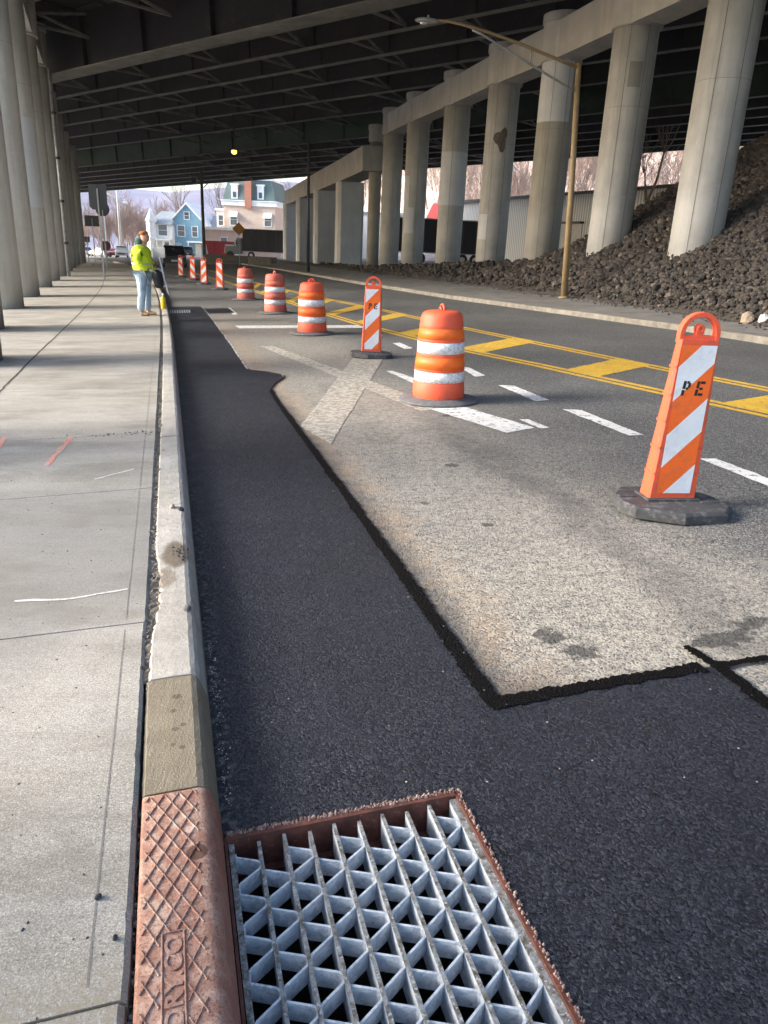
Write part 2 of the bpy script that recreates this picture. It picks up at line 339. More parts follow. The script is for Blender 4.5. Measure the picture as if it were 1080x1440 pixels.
    wv = t.n.new('ShaderNodeTexWave'); t._v(wv, None); wv.inputs['Scale'].default_value = .85; wv.bands_direction = 'X'
    c = t.mix(wv.outputs['Fac'], (.34,.38,.44), (.72,.76,.82)); t.set('Base Color', c).set('Roughness', .5).set('Metallic', .2)
    M['corr'] = t.m
    for k, col, r in (('corr_light',(.55,.58,.63),.5),('door_w',(.62,.63,.66),.5),('red_roof',(.45,.06,.05),.7),('wht',(.72,.71,.69),.7),('trim',(.78,.80,.80),.6),
                      ('blue',(.19,.36,.48),.7),('paleblue',(.42,.54,.60),.7),('beige',(.62,.49,.40),.8),('pink',(.62,.47,.40),.8),('slate',(.115,.17,.16),.8),
                      ('greyroof',(.28,.31,.34),.8),('brick',(.42,.18,.12),.85),('barrier',(.085,.08,.075),.9),('signback',(.035,.038,.042),.5),
                      ('maroon',(.16,.03,.035),.6),('amber',(.55,.22,.015),.5),('redbin',(.36,.03,.04),.6),('wood',(.12,.105,.09),.9),('hydrant',(.75,.55,.03),.5),('dkbox',(.012,.013,.016),.6),('palepole',(.55,.54,.52),.7)):
        M[k] = simple(k.replace('corr_light','pale_steel_cladding')+'_finish', col, r, var=.12, sc=1.5)
    def glass(name, col, r=.08):
        t = NT(name); t.set('Base Color', col); t.set('Roughness', r); t.set('Specular IOR Level', .8); return t.m
    M['pane'] = glass('window_glass', (.10,.13,.16)); M['carglass'] = glass('car_glass', (.02,.025,.03))
    M['tail'] = glass('tail_lamp', (.35,.01,.01), .2); M['headl'] = glass('head_lamp', (.7,.7,.72), .15)
    for k, col in (('car_black',(.008,.008,.01)),('car_white',(.74,.75,.76)),('car_grey',(.10,.115,.13)),('car_red',(.62,.12,.13)),('car_silver',(.45,.46,.48))):
        t = NT(k+'_paint'); t.set('Base Color', col); t.set('Roughness', .28); t.set('Coat Weight', .5); M[k] = t.m
    M['tyre'] = simple('tyre_rubber', (.02,.02,.02), .8)
    M['boulder_tan'] = simple('tan_boulder', (.33,.25,.18), .9, var=.3, sc=7, bump=.8, bsc=20)
    M['boulder_white'] = simple('white_boulder', (.66,.66,.66), .9, var=.2, sc=7, bump=.8, bsc=20, dirt=((.25,.23,.2), .7))
    M['pebble'] = simple('pale_pebbles', (.42,.36,.31), .85, var=.4, sc=40)
    M['crumb'] = simple('asphalt_crumbs', (.03,.033,.037), .6, var=.4, sc=80)
    M['twig'] = simple('pale_twigs', (.30,.225,.19), .95, var=.4, sc=.05)
build_materials()

# ------------------------------------------------------------------ mesh builder
class MB:
    def __init__(s): s.v = []; s.f = []; s.mi = []; s.mats = []; s.sm = []
    def mid(s, m):
        if m not in s.mats: s.mats.append(m)
        return s.mats.index(m)
    def add(s, vs, fs, m=None, smooth=False, xf=None):
        o = len(s.v); i = s.mid(m) if m is not None else 0
        for v in vs:
            v = Vector(v); s.v.append(xf @ v if xf is not None else v)
        for f in fs: s.f.append([o+k for k in f]); s.mi.append(i); s.sm.append(smooth)
        return s
    def box(s, a, b, m=None, xf=None):
        x0,y0,z0 = a; x1,y1,z1 = b
        vs = [(x0,y0,z0),(x1,y0,z0),(x1,y1,z0),(x0,y1,z0),(x0,y0,z1),(x1,y0,z1),(x1,y1,z1),(x0,y1,z1)]
        return s.add(vs, [(0,3,2,1),(4,5,6,7),(0,1,5,4),(1,2,6,5),(2,3,7,6),(3,0,4,7)], m, False, xf)
    def prism(s, pts, z0, z1, m=None, xf=None, top=None):
        n = len(pts); tp = top or pts
        vs = [(p[0],p[1],z0) for p in pts]+[(p[0],p[1],z1) for p in tp]
        fs = [tuple(range(n-1,-1,-1)), tuple(range(n,2*n))]+[(i,(i+1)%n,n+(i+1)%n,n+i) for i in range(n)]
        return s.add(vs, fs, m, False, xf)
    def lathe(s, prof, n=24, m=None, xf=None, smooth=True, caps=True):
        vs = []; fs = []
        for r, z in prof:
            for k in range(n): a = 2*math.pi*k/n; vs.append((r*math.cos(a), r*math.sin(a), z))
        for i in range(len(prof)-1):
            for k in range(n): fs.append((i*n+k, i*n+(k+1)%n, (i+1)*n+(k+1)%n, (i+1)*n+k))
        s.add(vs, fs, m, smooth, xf)
        if caps:
            o = len(s.v)-len(vs); s.f.append([o+k for k in range(n-1,-1,-1)]); s.mi.append(s.mi[-1]); s.sm.append(False)
            q = o+(len(prof)-1)*n; s.f.append([q+k for k in range(n)]); s.mi.append(s.mi[-1]); s.sm.append(False)
        return s
    def tube(s, pts, rad, n=8, m=None, smooth=True, xf=None):
        pts = [Vector(p) for p in pts]; rad = rad if isinstance(rad, (list, tuple)) else [rad]*len(pts)
        vs = []; fs = []; up = Vector((0,0,1)); prev = None
        for i, p in enumerate(pts):
            d = (pts[min(i+1,len(pts)-1)]-pts[max(i-1,0)]).normalized()
            a = prev if prev is not None else (up if abs(d.z) < .9 else Vector((1,0,0)))
            x = (a - d*a.dot(d)).normalized(); prev = x; y = d.cross(x)
            for k in range(n):
                t = 2*math.pi*k/n; vs.append(p + (x*math.cos(t)+y*math.sin(t))*rad[i])
        for i in range(len(pts)-1):
            for k in range(n): fs.append((i*n+k, i*n+(k+1)%n, (i+1)*n+(k+1)%n, (i+1)*n+k))
        fs.append(tuple(range(n-1,-1,-1))); fs.append(tuple((len(pts)-1)*n+k for k in range(n)))
        return s.add(vs, fs, m, smooth, xf)
    def build(s, name, m=None, parent=None, loc=None, rot=None, bevel=0):
        me = bpy.data.meshes.new(name); me.from_pydata([tuple(v) for v in s.v], [], s.f)
        mats = [M[k] for k in s.mats if k] if any(s.mats) else [M[m]]
        for k in mats: me.materials.append(k)
        if len(mats) > 1: me.polygons.foreach_set('material_index', s.mi)
        me.polygons.foreach_set('use_smooth', s.sm); me.update()
        o = bpy.data.objects.new(name, me); COL.objects.link(o)
        if loc is not None: o.location = loc
        if rot is not None: o.rotation_euler = rot
        if parent is not None: o.parent = parent
        if bevel:
            bv = o.modifiers.new('b', 'BEVEL'); bv.width = bevel; bv.segments = 2; bv.limit_method = 'ANGLE'; bv.angle_limit = .6
        return o
def tag(o, label=None, cat=None, group=None, kind=None):
    if label: o['label'] = label
    if cat: o['category'] = cat
    if group: o['group'] = group
    if kind: o['kind'] = kind
    return o
def thing(name, label, cat, loc, rz=0, group=None, lean=1.0):
    o = bpy.data.objects.new(name, None); COL.objects.link(o); o.empty_display_size = .3
    mt = Matrix.Translation(Vector(loc)) @ Matrix.Rotation(LEAN*lean, 4, 'Y') @ Matrix.Rotation(rz, 4, 'Z')
    o.matrix_world = mt
    return tag(o, label, cat, group)
def struct(name, o, label=None): o.name = name; return tag(o, label, None, None, 'structure')
def copy_tree(o, parent=None):
    c = o.copy(); COL.objects.link(c)
    if parent is not None: c.parent = parent
    for ch in o.children: copy_tree(ch, c)
    return c
def place(o, loc, rz=0, lean=1.0):
    o.matrix_world = Matrix.Translation(Vector(loc)) @ Matrix.Rotation(LEAN*lean, 4, 'Y') @ Matrix.Rotation(rz, 4, 'Z')
def flat(pts, z, name, mat, kind='structure'):
    b = MB(); b.add([(p[0],p[1],z) for p in pts], [tuple(range(len(pts)))]); 
    me = b.build(name, mat); return me
def quad_sn(b, s0, s1, n0, n1, z, m=None, step=None):
    k = max(1, int((s1-s0)/step)) if step else 1
    for i in range(k):
        a = s0+(s1-s0)*i/k; c = s0+(s1-s0)*(i+1)/k
        b.add([P(a,n0,z),P(a,n1,z),P(c,n1,z),P(c,n0,z)], [(0,1,2,3)], m)

# ------------------------------------------------------------------ ground, road, patch, markings
HS0, HS1, HN0, HN1 = .42, 1.752, .012, .716      # the inlet opening
def sheet_with_hole(name, mat, z, x0, x1, y0, y1):   # rectangle in the straight road frame minus the inlet
    b = MB()
    for a, c, d, e in ((y0,HS0,x0,x1),(HS1,y1,x0,x1),(HS0,HS1,x0,HN0-.22),(HS0,HS1,HN1,x1)):
        b.add([P(a,d,z,False),P(a,e,z,False),P(c,e,z,False),P(c,d,z,False)], [(0,1,2,3)])
    return b.build(name, mat)
struct('ground', sheet_with_hole('ground', 'ground', -.03, -900, 900, -60, 2500))
rk = [(12.2,-8),(10.0,2),(7.9,9),(6.65,13.04),(5.98,15.34),(4.15,20),(2.11,25.1),(-1.6,36.5),(-6.6,53),(-13,73),(-20,92),(-40,140)]
def interp(tab, y):
    for (x0,y0),(x1,y1) in zip(tab, tab[1:]):
        if y <= y1: return x0+(x1-x0)*(y-y0)/(y1-y0)
    return tab[-1][0]
# road sheet: left edge on the kerb line, right edge under the far kerb
b = MB()
lk = [-6,-3,HS0] ; 
def lp(s): return P(s, .0)
YA = 1.95; sA = (YA)/.9633
seg = [sA, 2.5, 4, 6, 8, 10, 12, 15, 18, 21, 25, 30, 36, 44, 54, 66, 80, 100, 130]
for a, c in zip(seg, seg[1:]):
    pa, pc = lp(a), lp(c)
    b.add([(pa.x,pa.y,0),(interp(rk,pa.y)+.05,pa.y,0),(interp(rk,pc.y)+.05,pc.y,0),(pc.x,pc.y,0)], [(0,1,2,3)])
pe = Vector((interp(rk,YA)+.05,YA,0))
b.add([P(-6,HN1),Vector((12.5,-6,0)),pe,P(HS1,HN1)], [(0,1,2,3)])
b.add([P(HS1,0),P(HS1,HN1),pe,lp(sA)], [(0,1,2,3)])
struct('road', b.build('road', 'old'))
# fresh asphalt trench patch
b = MB(); zf = .005
quad_sn(b, HS1, 2.15, .0, 2.0, zf); quad_sn(b, HS0, HS1, HN1, 2.0, zf); quad_sn(b, -4, HS0, .0, 2.0, zf)
quad_sn(b, 2.15, 8.75, .0, 1.04, zf)
jog = [(8.75,0),(8.75,1.04),(9.2,1.17),(9.55,1.32),(9.9,1.33),(10.15,1.20),(10.4,.97),(10.9,.93),(10.9,0)]
b.add([P(s,n,zf) for s,n in jog], [tuple(range(len(jog)))])
quad_sn(b, 10.9, 22.4, .0, .93, zf, step=1.0)
struct('fresh_asphalt_patch', b.build('fresh_asphalt_patch', 'fresh'))
b = MB(); quad_sn(b, 19.9, 21.5, .95, 1.62, zf)
struct('side_asphalt_patch', b.build('side_asphalt_patch', 'fresh'))
# tar seal bands with ragged edges
def ragged(b, pts, w, z, jit=.0045, step=.011):
    L = []; 
    for (s0,n0,w0),(s1,n1,w1) in zip([(*p,w) if len(p)==2 else p for p in pts], [(*p,w) if len(p)==2 else p for p in pts][1:]):
        d = math.hypot(s1-s0, n1-n0); k = max(1,int(d/step)); u = ((s1-s0)/d, (n1-n0)/d)
        for i in range(k+1):
            f = i/k; L.append((s0+(s1-s0)*f, n0+(n1-n0)*f, w0+(w1-w0)*f, u))
    vs = []
    for s,n,ww,u in L:
        lf = .003*math.sin(s*5.1+n*3)+.003*math.sin(s*13.7-n*9)+.003*math.sin(s*37+n*41); lf *= min(1,ww/.06); h0 = ww/2+random.gauss(0,jit)+lf; h1 = ww/2+random.gauss(0,jit)-lf*.3+.002*math.sin(s*9+n*17)*min(1,ww/.06)
        vs.append(P(s-u[1]*h0, n+u[0]*h0, z)); vs.append(P(s+u[1]*h1, n-u[0]*h1, z))
    b.add(vs, [(2*i,2*i+1,2*i+3,2*i+2) for i in range(len(L)-1)])
b = MB()
ragged(b, [(2.13,1.02,.07),(4.0,1.035,.062),(5.5,1.035,.058),(7.2,1.03,.055),(8.2,1.03,.045),(8.72,1.05,.05)], .06, .010)
struct('tar_seal_along_patch', b.build('tar_seal_along_patch', 'tar'))
b = MB(); ragged(b, [(2.145,1.0,.066),(2.15,1.3,.064),(2.155,1.62,.055),(2.15,1.93,.07)], .06, .0115)
struct('tar_seal_across_lane', b.build('tar_seal_across_lane', 'tar'))
b = MB(); ragged(b, [(2.31,1.965,.04),(2.2,1.975,.045),(2.1,1.99,.06),(1.0,2.0,.05),(-1,2.0,.05)], .05, .013)
struct('tar_seal_cross_arm', b.build('tar_seal_cross_arm', 'tar'))
b = MB(); ragged(b, [(2.14,2.0,.045),(2.13,2.3,.035),(2.12,3.2,.03)], .035, .0145)
struct('tar_seal_right_arm', b.build('tar_seal_right_arm', 'tar'))
b = MB(); ragged(b, [(8.72,1.05,.03),(9.2,1.17,.018),(9.55,1.32,.02),(9.75,1.36,.02)], .02, .010)
struct('tar_seal_at_jog', b.build('tar_seal_at_jog', 'tar'))
b = MB()
s = 10.45
while s < 22.2:
    L = random.uniform(.16,.34); o = random.uniform(-.008,.008)
    ragged(b, [(s,.94+o,.02),(s+L,.94+o,.02)], .02, .0085, .004, .03); s += L+random.uniform(.10,.2)
struct('chalk_dashes_along_patch', b.build('chalk_dashes_along_patch', 'chalk'))
# painted markings
def marks(name, polys, mat, z=.004, rag=.012):
    b = MB()
    for p in polys:
        v = []
        for (x0,y0),(x1,y1) in zip(p, p[1:]+p[:1]):
            d = math.hypot(x1-x0,y1-y0); k = max(1,int(d/.06)); nx, ny = -(y1-y0)/d, (x1-x0)/d
            for i in range(k):
                f = i/k; e = random.gauss(0,rag*.35) if i else 0
                v.append((x0+(x1-x0)*f+nx*e, y0+(y1-y0)*f+ny*e, z))
        b.add(v, [tuple(range(len(v)))])
    return struct(name, b.build(name, mat))
marks('white_lane_dashes', [[(1.86,7.63),(2.05,7.59),(2.34,6.51),(2.2,6.49)],[(1.4,9.06),(1.59,9.01),(1.83,8.12),(1.66,8.06)],
  [(1.05,10.57),(1.2,10.44),(1.33,9.77),(1.19,9.69)],[(2.52,5.72),(2.66,5.72),(3.1,4.2),(2.98,4.1)],[(.15,13.24),(.28,13.34),(.48,12.56),(.34,12.47)],
  [(-.22,14.9),(-.13,14.9),(-.03,14.35),(-.12,14.3)]], 'wpaint', .0045)
marks('white_channel_bar', [[(.27,8.0),(.42,8.3),(.77,7.89),(1.41,6.79),(1.12,6.59)]], 'wpaint', .0045)
marks('white_arrow_remnant', [[(.03,10.16),(.12,10.16),(.42,9.5),(.38,9.15)],[(.42,10.2),(.5,10.2),(.7,9.6),(.6,9.55)],[(1.33,7.15),(1.42,7.15),(1.55,6.8),(1.46,6.75)]], 'wpaint', .0045)
marks('worn_cross_stroke', [[(-.45,11.78),(0,11.46),(-.46,6.18),(-.79,6.85)]], 'wworn', .0035)
marks('worn_lane_stroke', [[(-2.12,12.84),(-1.88,12.84),(.17,8.68),(.6,7.7),(.38,7.55),(-.08,8.54)]], 'wworn', .0028)
marks('white_stop_line', [[(-3.2,16.3),(-.35,16.45),(-.42,15.85),(-3.0,15.75)]], 'wpaint', .0045)
marks('short_white_tick', [[(-4.35,21.26),(-4.27,21.26),(-3.68,19.2),(-3.76,18.99)]], 'wpaint', .0045)
ylo = [(-13,52),(-8.2,39),(-5.07,29.9),(-3.17,24.3),(-1.6,19.6),(-.56,16.74),(-.02,15.4),(.56,14.04),(1.19,12.56),(2.2,10.7),(3.26,8.55),(3.95,7.2),(4.9,5.3),(6.4,2)]
yhi = [(-12.6,56),(-9.0,45),(-6.5,37.75),(-4.25,31.5),(-1.99,25.3),(-.72,22.15),(.1,20.1),(.79,18.2),(1.6,16),(2.4,14),(3.26,11.9),(3.95,10.2),(4.75,8.4),(6.0,5.6),(7.6,2)]
def lines(tab, offs, w, z):
    b = MB()
    for o in offs:
        vs = []
        for i,(x,y) in enumerate(tab):
            a = tab[max(i-1,0)]; c = tab[min(i+1,len(tab)-1)]; dx, dy = c[0]-a[0], c[1]-a[1]; L = math.hypot(dx,dy)
            nx, ny = dy/L, -dx/L
            if nx < 0: nx, ny = -nx, -ny
            vs += [(x+nx*(o-w/2), y+ny*(o-w/2), z),(x+nx*(o+w/2), y+ny*(o+w/2), z)]
        b.add(vs, [(2*i,2*i+1,2*i+3,2*i+2) for i in range(len(tab)-1)])
    return b
struct('near_double_yellow_line', lines(ylo, (-.07,.09), .10, .0045).build('x', 'ypaint'))
struct('far_double_yellow_line', lines(yhi, (-.09,.07), .10, .0045).build('x', 'ypaint'))
rung = []
for f in range(-2, 11):
    y = 10.0+f*2.32; y2 = y+.55+(y-7.7)*.18
    a = (interp(sorted(ylo,key=lambda q:q[1]), y)-.02, y+.3)
    c = (interp(sorted(yhi,key=lambda q:q[1]), y2)+.0, y2)
    rung.append([a,(a[0]+.28,a[1]-.60),(c[0]+.16,c[1]-.32),(c[0]-.12,c[1]+.36)])
marks('yellow_hatch_bars', rung, 'ypaint', .0052)
marks('white_far_edge_dash', [[(-9.5,33.5),(-9.35,33.5),(-9.35,31.5),(-9.5,31.5)]], 'wpaint', .0045)

# ------------------------------------------------------------------ left sidewalk, kerb, gap
ZW = .13
joints = [-4, 1.205, 2.91, 4.80, 6.38, 8.71, 11.42, 14.2, 17.2, 20.4, 23.8, 27.5, 32, 37, 43, 50, 58, 67, 78]
b = MB()
def walk_in(s): return -.2235 if s < 2.3 else -.212
def slab(s0, s1, n0, n1):
    k = max(2, int((s1-s0)/.03)) if s1 < 6 else 6
    top = []; jit = [random.gauss(0,.0010) for _ in range(k+1)]
    vs = []
    for i in range(k+1):
        s = s0+(s1-s0)*i/k; e = n1+jit[i]
        vs += [P(s,n0,ZW), P(s,e-.012,ZW), P(s,e,ZW-.012), P(s,e,-.02)]
    for i in range(k):
        for j in range(3): q = 4*i+j; b.f.append([len(b.v)+q, len(b.v)+q+1, len(b.v)+q+5, len(b.v)+q+4]); b.mi.append(0); b.sm.append(False)
    b.v += vs
    for i in (0, k): 
        o = len(b.v)-len(vs)+4*i; b.f.append([o,o+1,o+2,o+3]); b.mi.append(0); b.sm.append(False)
b.mid(None)
for a, c in zip(joints, joints[1:]): slab(a+.004, c-.004, -16, (walk_in(a)+walk_in(c))/2)
struct('sidewalk', b.build('sidewalk', 'walk'))
b = MB(); quad_sn(b, -4, 80, -16, -.02, .02, step=2.0)
b.f = [f for f in b.f]; struct('gap_soil', b.build('gap_soil', 'soil'))
# soil packed nearly flush in the joint
def soilband(s0, s1, n0, n1, z):
    vs = []; k = int((s1-s0)/.02)
    for i in range(k+1):
        s = s0+(s1-s0)*i/k
        for j in range(4):
            n = n0+(n1-n0)*j/3; vs.append(P(s, n+random.gauss(0,.002), z+random.gauss(0,.005)))
    b.add(vs, [(4*i+j,4*i+j+1,4*i+j+5,4*i+j+4) for i in range(k) for j in range(3)])
b = MB(); soilband(2.45, 24, -.225, -.15, .119)
struct('packed_joint_soil', b.build('packed_joint_soil', 'jsoil'))
# tooled line, slab joints as dirt lines
b = MB()
for a, c in zip(joints[1:], joints[2:8]): quad_sn(b, a+.05, c-.05, -.302, -.299, ZW+.0018)
struct('tooled_edge_line', b.build('tooled_edge_line', 'seam'))
b = MB(); pts = [(.5,-1.35),(8.79,-1.863),(12.5,-1.95),(18.3,-2.02),(31,-2.15),(40,-2.3),(55,-2.4)]
vs = []
for i,(s0,n0) in enumerate(pts[:-1]):
    s1,n1 = pts[i+1]; k = int((s1-s0)/.15)
    for j in range(k):
        f = j/k; wd = .011+.004*random.random(); n = n0+(n1-n0)*f+random.gauss(0,.004); vs += [P(s0+(s1-s0)*f,n-wd,ZW+.002),P(s0+(s1-s0)*f,n+wd,ZW+.002)]
b.add(vs, [(2*i,2*i+1,2*i+3,2*i+2) for i in range(len(vs)//2-1)])
struct('sidewalk_expansion_joint', b.build('sidewalk_expansion_joint', 'soil'))
marks('orange_survey_mark', [[(-2.385,5.06),(-2.43,5.09),(-2.585,5.93),(-2.54,5.92)]], 'opaint', ZW+.002)
marks('orange_survey_mark', [[(-2.96,5.5),(-3.0,5.5),(-3.13,5.9),(-3.08,5.9)]], 'opaint', ZW+.002)
marks('white_scratch_mark', [[(-1.627,2.925),(-1.40,2.945),(-1.166,3.05),(-1.17,3.063),(-1.40,2.962),(-1.627,2.94)]], 'chalk', ZW+.002)
marks('white_scratch_mark', [[(-1.95,4.75),(-1.76,5.0),(-1.75,4.99),(-1.93,4.74)]], 'chalk', ZW+.002)
# kerb sections; profile: back bottom, back top, front top (rounded), front bottom
def kerb_run(name, s0, s1, mat, back, ztop=ZW, step=.04, rough=.002, bend=True, bite=None, ends=.002):
    b = MB(); b.mid(None); k = max(2,int((s1-s0)/step)); prof_n = 9; vs = []
    for i in range(k+1):
        s = s0+(s1-s0)*i/k; bk = back(s)
        if bite and bite[0] < s < bite[1]:
            t = math.sin(math.pi*(s-bite[0])/(bite[1]-bite[0])); bk += .035*t*(.75+.5*math.sin(s*31)*math.sin(s*53+1)*math.sin(s*17))
        f = .006; j = lambda a: random.gauss(0,a)
        prof = [(bk,0.0),(bk+j(rough),ztop-.012),(bk+.01+j(rough),ztop-.002+j(rough/2)),((bk-.03)/2,ztop+j(rough/2)),(-.052+j(rough),ztop-.001+j(rough/2)),(-.034+j(rough),ztop-.008),(-.022+j(rough),ztop-.024),(-.008+j(rough),ztop*.45),(f,-.004)]
        vs += [P(s,n,z) for n,z in prof]
    fs = [(prof_n*i+j, prof_n*i+j+1, prof_n*(i+1)+j+1, prof_n*(i+1)+j) for i in range(k) for j in range(prof_n-1)]
    b.add(vs, fs, None, False); b.f.append([prof_n-1-q for q in range(prof_n)]); b.mi.append(0); b.sm.append(False)
    o = k*prof_n; b.f.append([o+q for q in range(prof_n)]); b.mi.append(0); b.sm.append(False)
    return b.build(name, mat)
bk = lambda s: -.203+.03*min(1,max(0,(s-2)/6))
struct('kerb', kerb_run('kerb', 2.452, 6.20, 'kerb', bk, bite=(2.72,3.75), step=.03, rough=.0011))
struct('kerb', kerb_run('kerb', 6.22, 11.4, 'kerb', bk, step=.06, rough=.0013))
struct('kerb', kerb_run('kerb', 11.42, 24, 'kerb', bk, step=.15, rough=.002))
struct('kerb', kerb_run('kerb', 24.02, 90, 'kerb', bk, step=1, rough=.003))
mk = kerb_run('mortar_kerb_repair', 1.835, 2.45, 'mortar', lambda s:-.208, ZW-.004, .02, .0007)
tag(mk, 'smooth brown fresh mortar block filling the kerb beside the iron casting', 'kerb repair')

# ------------------------------------------------------------------ cast iron kerb piece
ci = thing('kerb_inlet_casting', 'rusty red cast iron kerb piece with diamond tread beside the drain grate', 'inlet casting', (0,0,0), 0, None, 0)
S0, S1 = .15, 1.83
b = MB(); prof = [(-.206,0),(-.206,ZW-.012),(-.203,ZW-.004),(-.196,ZW),(-.05,ZW),(-.034,ZW-.004),(-.022,ZW-.013),(-.013,ZW-.03),(.006,.02),(.006,-.15)]
ss = [S0, S1-.008, S1]; vs = []
for i, s in enumerate(ss):
    for n, z in prof: vs.append(P(s, n if i < 2 else max(min(n,-.002),-.202), z if (i < 2 or z < .1) else z-.008))
q = len(prof); b.add(vs, [(q*i+j,q*i+j+1,q*(i+1)+j+1,q*(i+1)+j) for i in range(2) for j in range(q-1)], None, True)
b.add([P(S1,max(min(n,-.002),-.202),z if z<.1 else z-.008) for n,z in prof], [tuple(range(q))])
b.build('kerb_body', 'rust', ci)
b = MB()
na, nb_ = -.193, -.055; pit = .0325; mid = (na+nb_)/2; fw = .028     # ribs clipped out of the lettered frame
def rib(s0,n0,s1,n1,w=.0045,h=.0035):
    d = math.hypot(s1-s0,n1-n0); us,un = (s1-s0)/d,(n1-n0)/d
    q0 = [(s0-un*w/2,n0+us*w/2),(s0+un*w/2,n0-us*w/2),(s1+un*w/2,n1-us*w/2),(s1-un*w/2,n1+us*w/2)]
    w2 = w*.35; q1 = [(s0-un*w2/2,n0+us*w2/2),(s0+un*w2/2,n0-us*w2/2),(s1+un*w2/2,n1-us*w2/2),(s1-un*w2/2,n1+us*w2/2)]
    b.add([P(s,n,ZW-.002) for s,n in q0]+[P(s,n,ZW+h) for s,n in q1], [(4,5,6,7),(0,1,5,4),(1,2,6,5),(2,3,7,6),(3,0,4,7)])
TX0, TX1 = .42, 1.345
for k in range(-8, 44):
    for sg in (1,-1):
        base = S0 + k*.074*1.0; seg = []
        N_ = 60; prev = None; run = None
        for i in range(N_+1):
            n = na+(nb_-na)*i/N_; s = base + sg*(n-mid)*1.85
            ok = S0 < s < S1-.012 and not (TX0 < s < TX1 and abs(n-mid) < fw)
            if ok and run is None: run = (s,n)
            if not ok and run is not None: rib(run[0],run[1],prev[0],prev[1]); run = None
            prev = (s,n)
        if run is not None and prev != run: rib(run[0],run[1],prev[0],prev[1])
b.build('tread_rib', 'rust', ci)
b = MB()
for a in ((TX0,mid-fw+.004,TX1,mid-fw+.004),(TX0,mid+fw-.004,TX1,mid+fw-.004),(TX1,mid-fw+.004,TX1,mid+fw-.004)): rib(*a, .006, .004)
b.build('letter_frame', 'rust', ci)
cu = bpy.data.curves.new('t','FONT'); cu.body = 'FOUNDRY.CO'; cu.size = .052; cu.extrude = .002; cu.bevel_depth = .0006; cu.offset = .0006; cu.space_character = 1.02
to = bpy.data.objects.new('t', cu); COL.objects.link(to); bpy.context.view_layer.update()
dg = bpy.context.evaluated_depsgraph_get(); me = bpy.data.meshes.new_from_object(to.evaluated_get(dg)); bpy.data.objects.remove(to)
xs = [v.co.x for v in me.vertices]; wid = max(xs); sc = .385/wid
for v in me.vertices:
    x, y, z = v.co; p = P(TX1-.012-(wid-x)*sc, mid+.018-y, ZW+.001+z)
    v.co = p
me.materials.clear(); me.materials.append(M['rust']); lt = bpy.data.objects.new('raised_lettering', me); COL.objects.link(lt); lt.parent = ci
lt['label'] = 'raised iron letters reading FOUNDRY CO along the kerb casting'

# ------------------------------------------------------------------ drain grate (local x = n, local y = s)
G = Matrix.Rotation(ROADROT, 4, 'Z')
gr = thing('drain_grate', 'galvanised steel drain grate with zigzag webs in a rusty frame by the near kerb', 'drain grate', (0,0,0), 0, None, 0)
gr.matrix_world = G
gx0, gx1, gy0, gy1 = .030, .695, .47, 1.722; zt = -.003
nb = 10; xs = [gx0+(gx1-gx0)*i/(nb-1) for i in range(nb)]
for i, x in enumerate(xs):
    side = i in (0, nb-1); w = .016 if side else .009; end = gy1 - (0 if i%2==0 or side else .012)
    if i == nb-1: x0, x1 = x-.006, x+.014
    elif i == 0: x0, x1 = x-.010, x+.004
    else: x0, x1 = x-w/2, x+w/2
    b = MB(); b.box((x0,gy0,-.105),(x1,end,zt-(0.0 if i%2 else .0015)-.003),'galv'); b.box((x0-.0008,gy0,zt-.0045),(x1+.0008,end+.001,zt-(0.0 if i%2 else .0015)),'bartop')
    b.build('bearing_bar', None, gr)
per = .13; th = .006
for g_ in range(nb-1):
    xa, xb = xs[g_]+(.0035 if g_ else .0055), xs[g_+1]-(.0035 if g_ < nb-2 else .0065)
    ph = 0 if g_ % 2 == 0 else per/2
    pl = []; y = gy1-.036-ph
    if ph == 0: pass
    # start at left bar going right as it comes nearer
    seq = [(xa,0),(xa,-.012),(xb-.007,-.040),(xb,-.049),(xb,-.060),(xb-.004,-.068),(xa+.006,-.106),(xa,-.114)]
    yy = y + (per if y+per < gy1-.01 else 0)
    while yy > gy0+.0:
        for dx, dy in seq: pl.append((dx, yy+dy))
        yy -= per
    pl = [p for p in pl if gy0 < p[1] < gy1-.01]
    b = MB(); L = []
    for i,(x,y_) in enumerate(pl):
        a = pl[max(i-1,0)]; c = pl[min(i+1,len(pl)-1)]; dx,dy = c[0]-a[0],c[1]-a[1]; d = math.hypot(dx,dy) or 1
        L.append((x-dy/d*th/2, y_+dx/d*th/2)); L.append((x+dy/d*th/2, y_-dx/d*th/2))
    z0, z1 = zt-.060, zt-.006
    vs = [(x,y_,z1) for x,y_ in L]+[(x,y_,z0) for x,y_ in L]; m_ = len(L); fs = []
    for i in range(len(pl)-1):
        a = 2*i; fs += [(a,a+2,a+3,a+1),(a,m_+a,m_+a+2,a+2),(a+1,a+3,m_+a+3,m_+a+1),(m_+a,m_+a+1,m_+a+3,m_+a+2)]
    b.add(vs, fs); b.build('zigzag_web', 'galv', gr)
b = MB()   # rusty frame with a raised lip on three sides
b.box((.014,gy1+.004,-.13),(.716,1.748,.008)); b.box((.7105,gy0,-.13),(.722,1.744,.008)); b.box((.0085,gy0,-.13),(.0165,1.745,.002)); b.box((.012,.42,-.13),(.716,.465,.012))
b.box((.0175,gy1-.02,-.128),(.710,gy1+.0035,-.106))
b.build('frame', 'framerust', gr)
b = MB(); random.seed(3)
